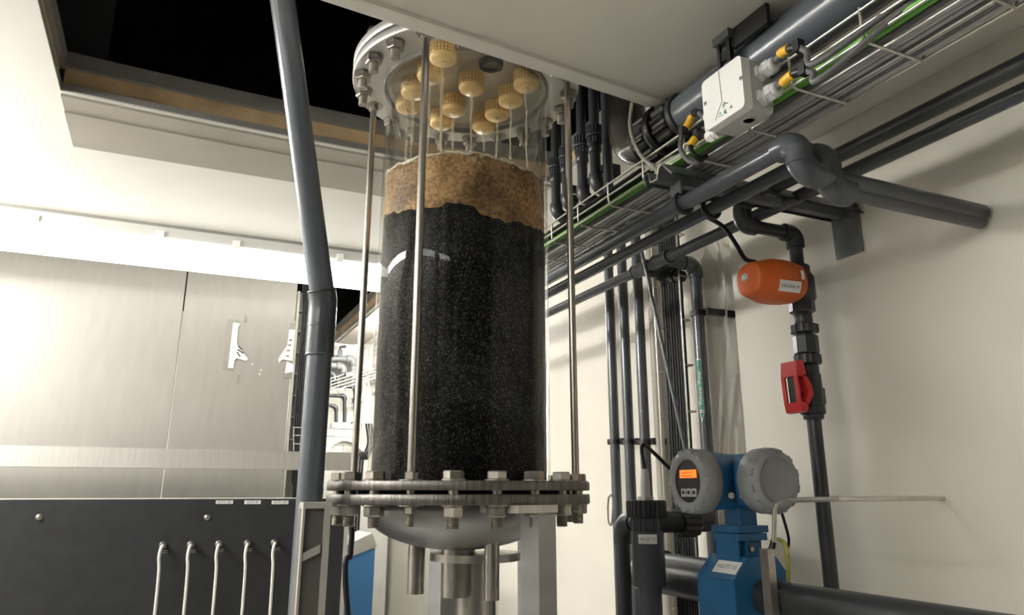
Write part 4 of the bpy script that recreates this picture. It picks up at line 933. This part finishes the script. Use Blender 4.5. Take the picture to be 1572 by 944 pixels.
# ------------------------------------------------------------------ blue flow meter with two grey covers
MC = Vector((.925, 1.07, E0+.019))
fm = thing('flow_meter', (MC.x, MC.y, 0), 'blue flow meter with grey round covers and orange lit display', 'flow meter')
MB().tube([MC+Vector((-.080, 0, 0)), MC+Vector((-.02, 0, 0)), MC+Vector((-.005, -.004, 0)), MC+Vector((.0, -.012, 0)), MC+Vector((0, -.03, 0)), MC+Vector((0, -.066, 0))], [.050, .047, .047, .047, .047, .050], 40).build('housing', 'blue', fm)
def cover(d, name, window):
    d = Vector(d); o = MC+d*(.078 if window else .060)
    r = .054
    pr = [(.050, -.002), (r, .000), (r, .024), (r*.97, .030)]
    if window: pr += [(.046, .034), (.0375, .034), (.0355, .029)]
    else: pr += [(.044, .040), (.040, .041), (.038, .037), (.001, .037)]
    c = MB().lathe(pr, o, d, 64, True, False).build(name, 'meter_grey', fm)
    e1 = Vector((0, 0, 1)); e2 = d.cross(e1)
    for i in range(12):                      # grip blocks on the rim
        an = 2*math.pi*(i+.5)/12; u = e1*math.cos(an)+e2*math.sin(an); v = d.cross(u)
        q = o+u*(r-.0045)+d*.022; hw = .0065
        MB().hexa([q-v*hw-u*.004, q+v*hw-u*.004, q+v*hw+u*.0052, q-v*hw+u*.0052]+[x+d*.0115 for x in (q-v*hw-u*.004, q+v*hw-u*.004, q+v*hw*.9+u*.003, q-v*hw*.9+u*.003)]).build('grip', 'meter_grey', c)
    if not window:
        for i in range(4):
            an = 2*math.pi*(i+.35)/4; pts = []
            for k in range(7): a2 = an+.1*k; pts.append(o+d*.037+(e1*math.cos(a2)+e2*math.sin(a2))*.036)
            MB().tube(pts, .0022, 6).build('raised_bar', 'meter_grey', c)
    return c, o, d
c1_, o1, d1 = cover((-1, 0, 0), 'display_cover', True); c2_, o2, d2 = cover((0, -1, 0), 'terminal_cover', False)
MB().lathe([(.039, .0295), (.001, .0295)], o1, d1, 48, False, False).build('display_face', 'black', c1_)
xf = o1.x-.0297
MB().box((xf-.0012, o1.y-.024, o1.z+.005), (xf, o1.y+.021, o1.z+.0185)).build('lit_display', 'display', c1_)
for k in range(2): MB().box((xf-.0016, o1.y-.012, o1.z+.008+.005*k), (xf-.0012, o1.y+.016, o1.z+.0092+.005*k)).build('display_line', 'orange', c1_)
for k in range(3):
    yk = o1.y+.013-k*.0145; bt = MB().box((xf-.0016, yk-.0058, o1.z-.026), (xf, yk+.0058, o1.z-.0125)).build('key', 'box_grey', c1_)
    MB().lathe([(.0033, 0), (.0033, .001)], (xf-.0014, yk, o1.z-.0190), (-1, 0, 0), 14).build('key_eye', 'black', bt)
for d_ in (Vector((-.055, -.046, -.024)), Vector((-.040, -.056, -.024))):
    MB().hexnut(MC+d_, (-.7, -.7, 0), .006, .006).lathe([(.0035, .006), (.0035, .009)], MC+d_, (-.7, -.7, 0), 12).build('earth_screw', 'beige', fm)
MB().rbox(MC+Vector((-.021, -.021, -.076)), MC+Vector((.021, .021, -.035)), .006, 2).build('neck', 'blue', fm)
MB().rbox(MC+Vector((-.040, -.032, -.085)), MC+Vector((.036, .036, -.074)), .008, 2).build('clamp_flange', 'blue', fm)
MB().rbox(MC+Vector((-.038, -.030, -.098)), MC+Vector((.034, .034, -.0865)), .008, 2).build('clamp_flange', 'blue', fm)
MB().rbox(MC+Vector((-.028, -.020, -.15)), MC+Vector((.026, .026, -.098)), .004, 2).build('mount_block', 'blue', fm)
for sx in (-.034, -.016): MB().box(MC+Vector((sx-.0015, -.029, -.13)), MC+Vector((sx+.0015, .028, -.098))).build('rib', 'blue', fm)
MB().lathe([(.004, 0), (.004, .003)], MC+Vector((.0, -.0205, -.112)), (0, -1, 0), 14).build('screw_head', 'steel', fm)
# sensor body: hexagonal drum along Y around the pipe
zs = MC.z-.185
hexp = [(.052*math.cos(R(60*i+30))*1.05+MC.x-.004, .068*math.sin(R(60*i+30))+zs) for i in range(6)]
oct_ = [(MC.x-.062, zs+.028), (MC.x-.030, zs+.062), (MC.x+.030, zs+.062), (MC.x+.058, zs+.028), (MC.x+.058, zs-.06), (MC.x-.062, zs-.06)]
MB().prism(oct_, 1, MC.y-.045, MC.y+.050).build('sensor_body', 'blue', fm)
pn, q_ = Vector((-.71, 0, .68)).normalized(), Vector((MC.x-.047, MC.y-.012, zs+.0445))
ta = Vector((0, -1, 0)); tb = ta.cross(pn)*-1
tb = pn.cross(ta)
lb3 = MB().add([q_+pn*.0006+ta*a*.030+tb*b*.0125 for a, b in ((-1, -1), (1, -1), (1, 1), (-1, 1))], [(0, 1, 2, 3)]).build('name_label', 'label', fm)
text_part('HG-FT 10', .0115, lb3, q_+pn*.0007, ta, tb, 'label_text', .0008)
MB().cyl((MC.x, MC.y-.9, zs), (MC.x, MC.y+.045, zs), .028, 24).build('pipe_stub', 'pvc_dark', fm)
MB().cyl((MC.x, MC.y+.045, zs), (MC.x, MC.y+.35, zs), .028, 24).build('pipe_stub', 'pvc_dark', fm)
MB().box((MC.x-.03, MC.y-.03, 0), (MC.x+.03, MC.y+.03, zs-.058)).build('pedestal', 'frame_grey', fm)
# ------------------------------------------------------------------ conductivity probe in its black holder
XQ = .85; qc = hx(992, 780, XQ)
pb2 = thing('probe_holder', (XQ, qc.y, 0), 'grey sensor probe in a black ribbed screw cap fitting with white label', 'sensor')
ribbed(pb2, (XQ, qc.y, hx(992, 781, XQ).z), (0, 0, 1), .0385, .032, 'black', 26, 'screw_cap', .05)
pz = hx(991, 766, XQ).z
MB().hexnut((XQ, qc.y, pz-.003), (0, 0, 1), .017, .008).build('hex_ring', 'frame_grey', pb2)
MB().lathe([(.0095, 0), (.0095, .012), (.0088, .030), (.0072, .052), (.005, .054)], (XQ, qc.y, pz+.003), (0, 0, 1), 20).build('probe', 'box_grey', pb2)
ribbed(pb2, (XQ, qc.y, hx(992, 805, XQ).z), (0, 0, 1), .029, .030, 'pvc', 22, 'body_neck', .10)
MB().cyl((XQ, qc.y, hx(992, 805, XQ).z-.11), (XQ, qc.y, hx(992, 805, XQ).z-.012), .031, 28).build('holder_body', 'pvc', pb2)
MB().cyl((XQ, qc.y, .0), (XQ, qc.y, hx(992, 805, XQ).z-.11), .022, 20).build('down_pipe', 'pvc', pb2)
dq = Vector((-XQ, -qc.y, 0)).normalized(); zl = hx(992, 826, XQ).z; vs = []
for z in (zl-.0085, zl+.0085):
    for i in range(9):
        an = math.atan2(dq.y, dq.x)+.58-1.16*i/8; vs.append((XQ+.0316*math.cos(an), qc.y+.0316*math.sin(an), z))
lq = MB().add([Vector(v) for v in vs], [(i+1, i, 9+i, 10+i) for i in range(8)], True).build('name_label', 'label', pb2)
wrap_letters(text_part('HG-QT 10', .0072, lq, Vector((XQ, qc.y, zl))+dq*.0322, Vector((0, 0, 1)).cross(dq)*1, (0, 0, 1), 'label_text', .0006), XQ, qc.y, .0321)
o = MB().tube(smooth_path([(XQ, qc.y, pz+.056), hx(987, 705, XQ), hx(985, 692, XQ), hx(987, 683, XQ), hx(998, 690, XQ+.02), hx(1022, 713, XQ+.05), hx(1034, 725, XQ+.07)], 7), .0038, 8).build('probe_cable', 'cable_black'); tag(o, 'black cable from the grey probe to behind the flow meter', 'cable')
# black horizontal union beside the probe and elbow behind it
bu = pipe_run('union_fitting', [(XQ+.02, qc.y+.02, hx(1040, 803, .9).z), (XQ+.16, qc.y+.02, hx(1040, 803, .9).z)], .020, 'black', 'black horizontal union fitting between probe holder and flow meter', 'fitting')
ribbed(bu, (XQ+.11, qc.y+.02, hx(1040, 803, .9).z), (1, 0, 0), .030, .04, 'black', 14)
for (xa_, ya_, r_) in ((1040, 868, .985),):
    p = hx(xa_, ya_, r_); pipe_run('branch_pipe', [(r_, p.y+.1, .0), (r_, p.y+.1, p.z), (r_, p.y-.12, p.z)], .022, 'pvc_dark', 'short dark pipe arch low behind the flow meter', 'pipe', br=.04)
p = hx(954, 800, XQ); ze = hx(965, 800, XQ).z
pipe_run('elbow_pipe', [(XQ, qc.y+.034, ze), (XQ, p.y, ze), (XQ, p.y, 0)], .0150, 'pvc_dark', 'dark elbow pipe dropping beside the probe holder', br=.03, sock=1.2)
o = MB().tube(smooth_path([hx(934, 764, 1.07), hx(938, 760, 1.07), hx(941, 768, 1.073), hx(940, 790, 1.073), hx(938, 806, 1.07), hx(934, 800, 1.07), hx(933, 780, 1.07)], 6), .0025, 6, closed=True).build('wire_loop', 'section_grey'); tag(o, 'dark wire loop hanging beside the upright wall pipe', 'wire')
# bent steel rod and earth wire at the right of the meter
rodp = [hx(1188, 836, .90), hx(1189, 800, .90), hx(1189, 780, .90), hx(1193, 771, .90), hx(1202, 768, .90)]
p = hx(1285, 766, .90); rodp += [hx(1225, 767.5, .90), p]
st = thing('bent_rod', Vector((rodp[0].x, rodp[0].y, 0)), 'bent steel rod handle in front of the grey terminal cover', 'rod')
MB().tube(rodp, .0038, 12).build('rod', 'wire', st)
e = rodp[0]; MB().tube([e+Vector((0, 0, .004)), e+Vector((-.004, .004, -.01)), e+Vector((-.012, .008, -.02))], .005, 10).build('tip', 'black', st)
MB().box((e.x-.02, e.y-.006, 0), (e.x-.006, e.y+.012, e.z-.006)).build('post', 'steel', st)
MB().cyl(p, (XR, p.y, p.z), .0038, 10).build('rod_end', 'wire', st)
o = MB().tube(smooth_path([hx(1184, 832, .92), hx(1192, 828, .92), hx(1202, 832, .92), hx(1208, 848, .92), hx(1210, 900, .93), hx(1205, 960, .94)], 6), .0034, 8).build('earth_wire', 'earth'); tag(o, 'yellow green earth wire beside the bent steel rod', 'wire')
o = MB().tube(smooth_path([hx(1196, 775, .94), hx(1204, 800, .95), hx(1211, 830, .96), hx(1206, 848, .95)], 6), .0025, 6).build('earth_wire', 'cable_black'); tag(o, 'thin dark wire curving down behind the bent steel rod', 'wire')
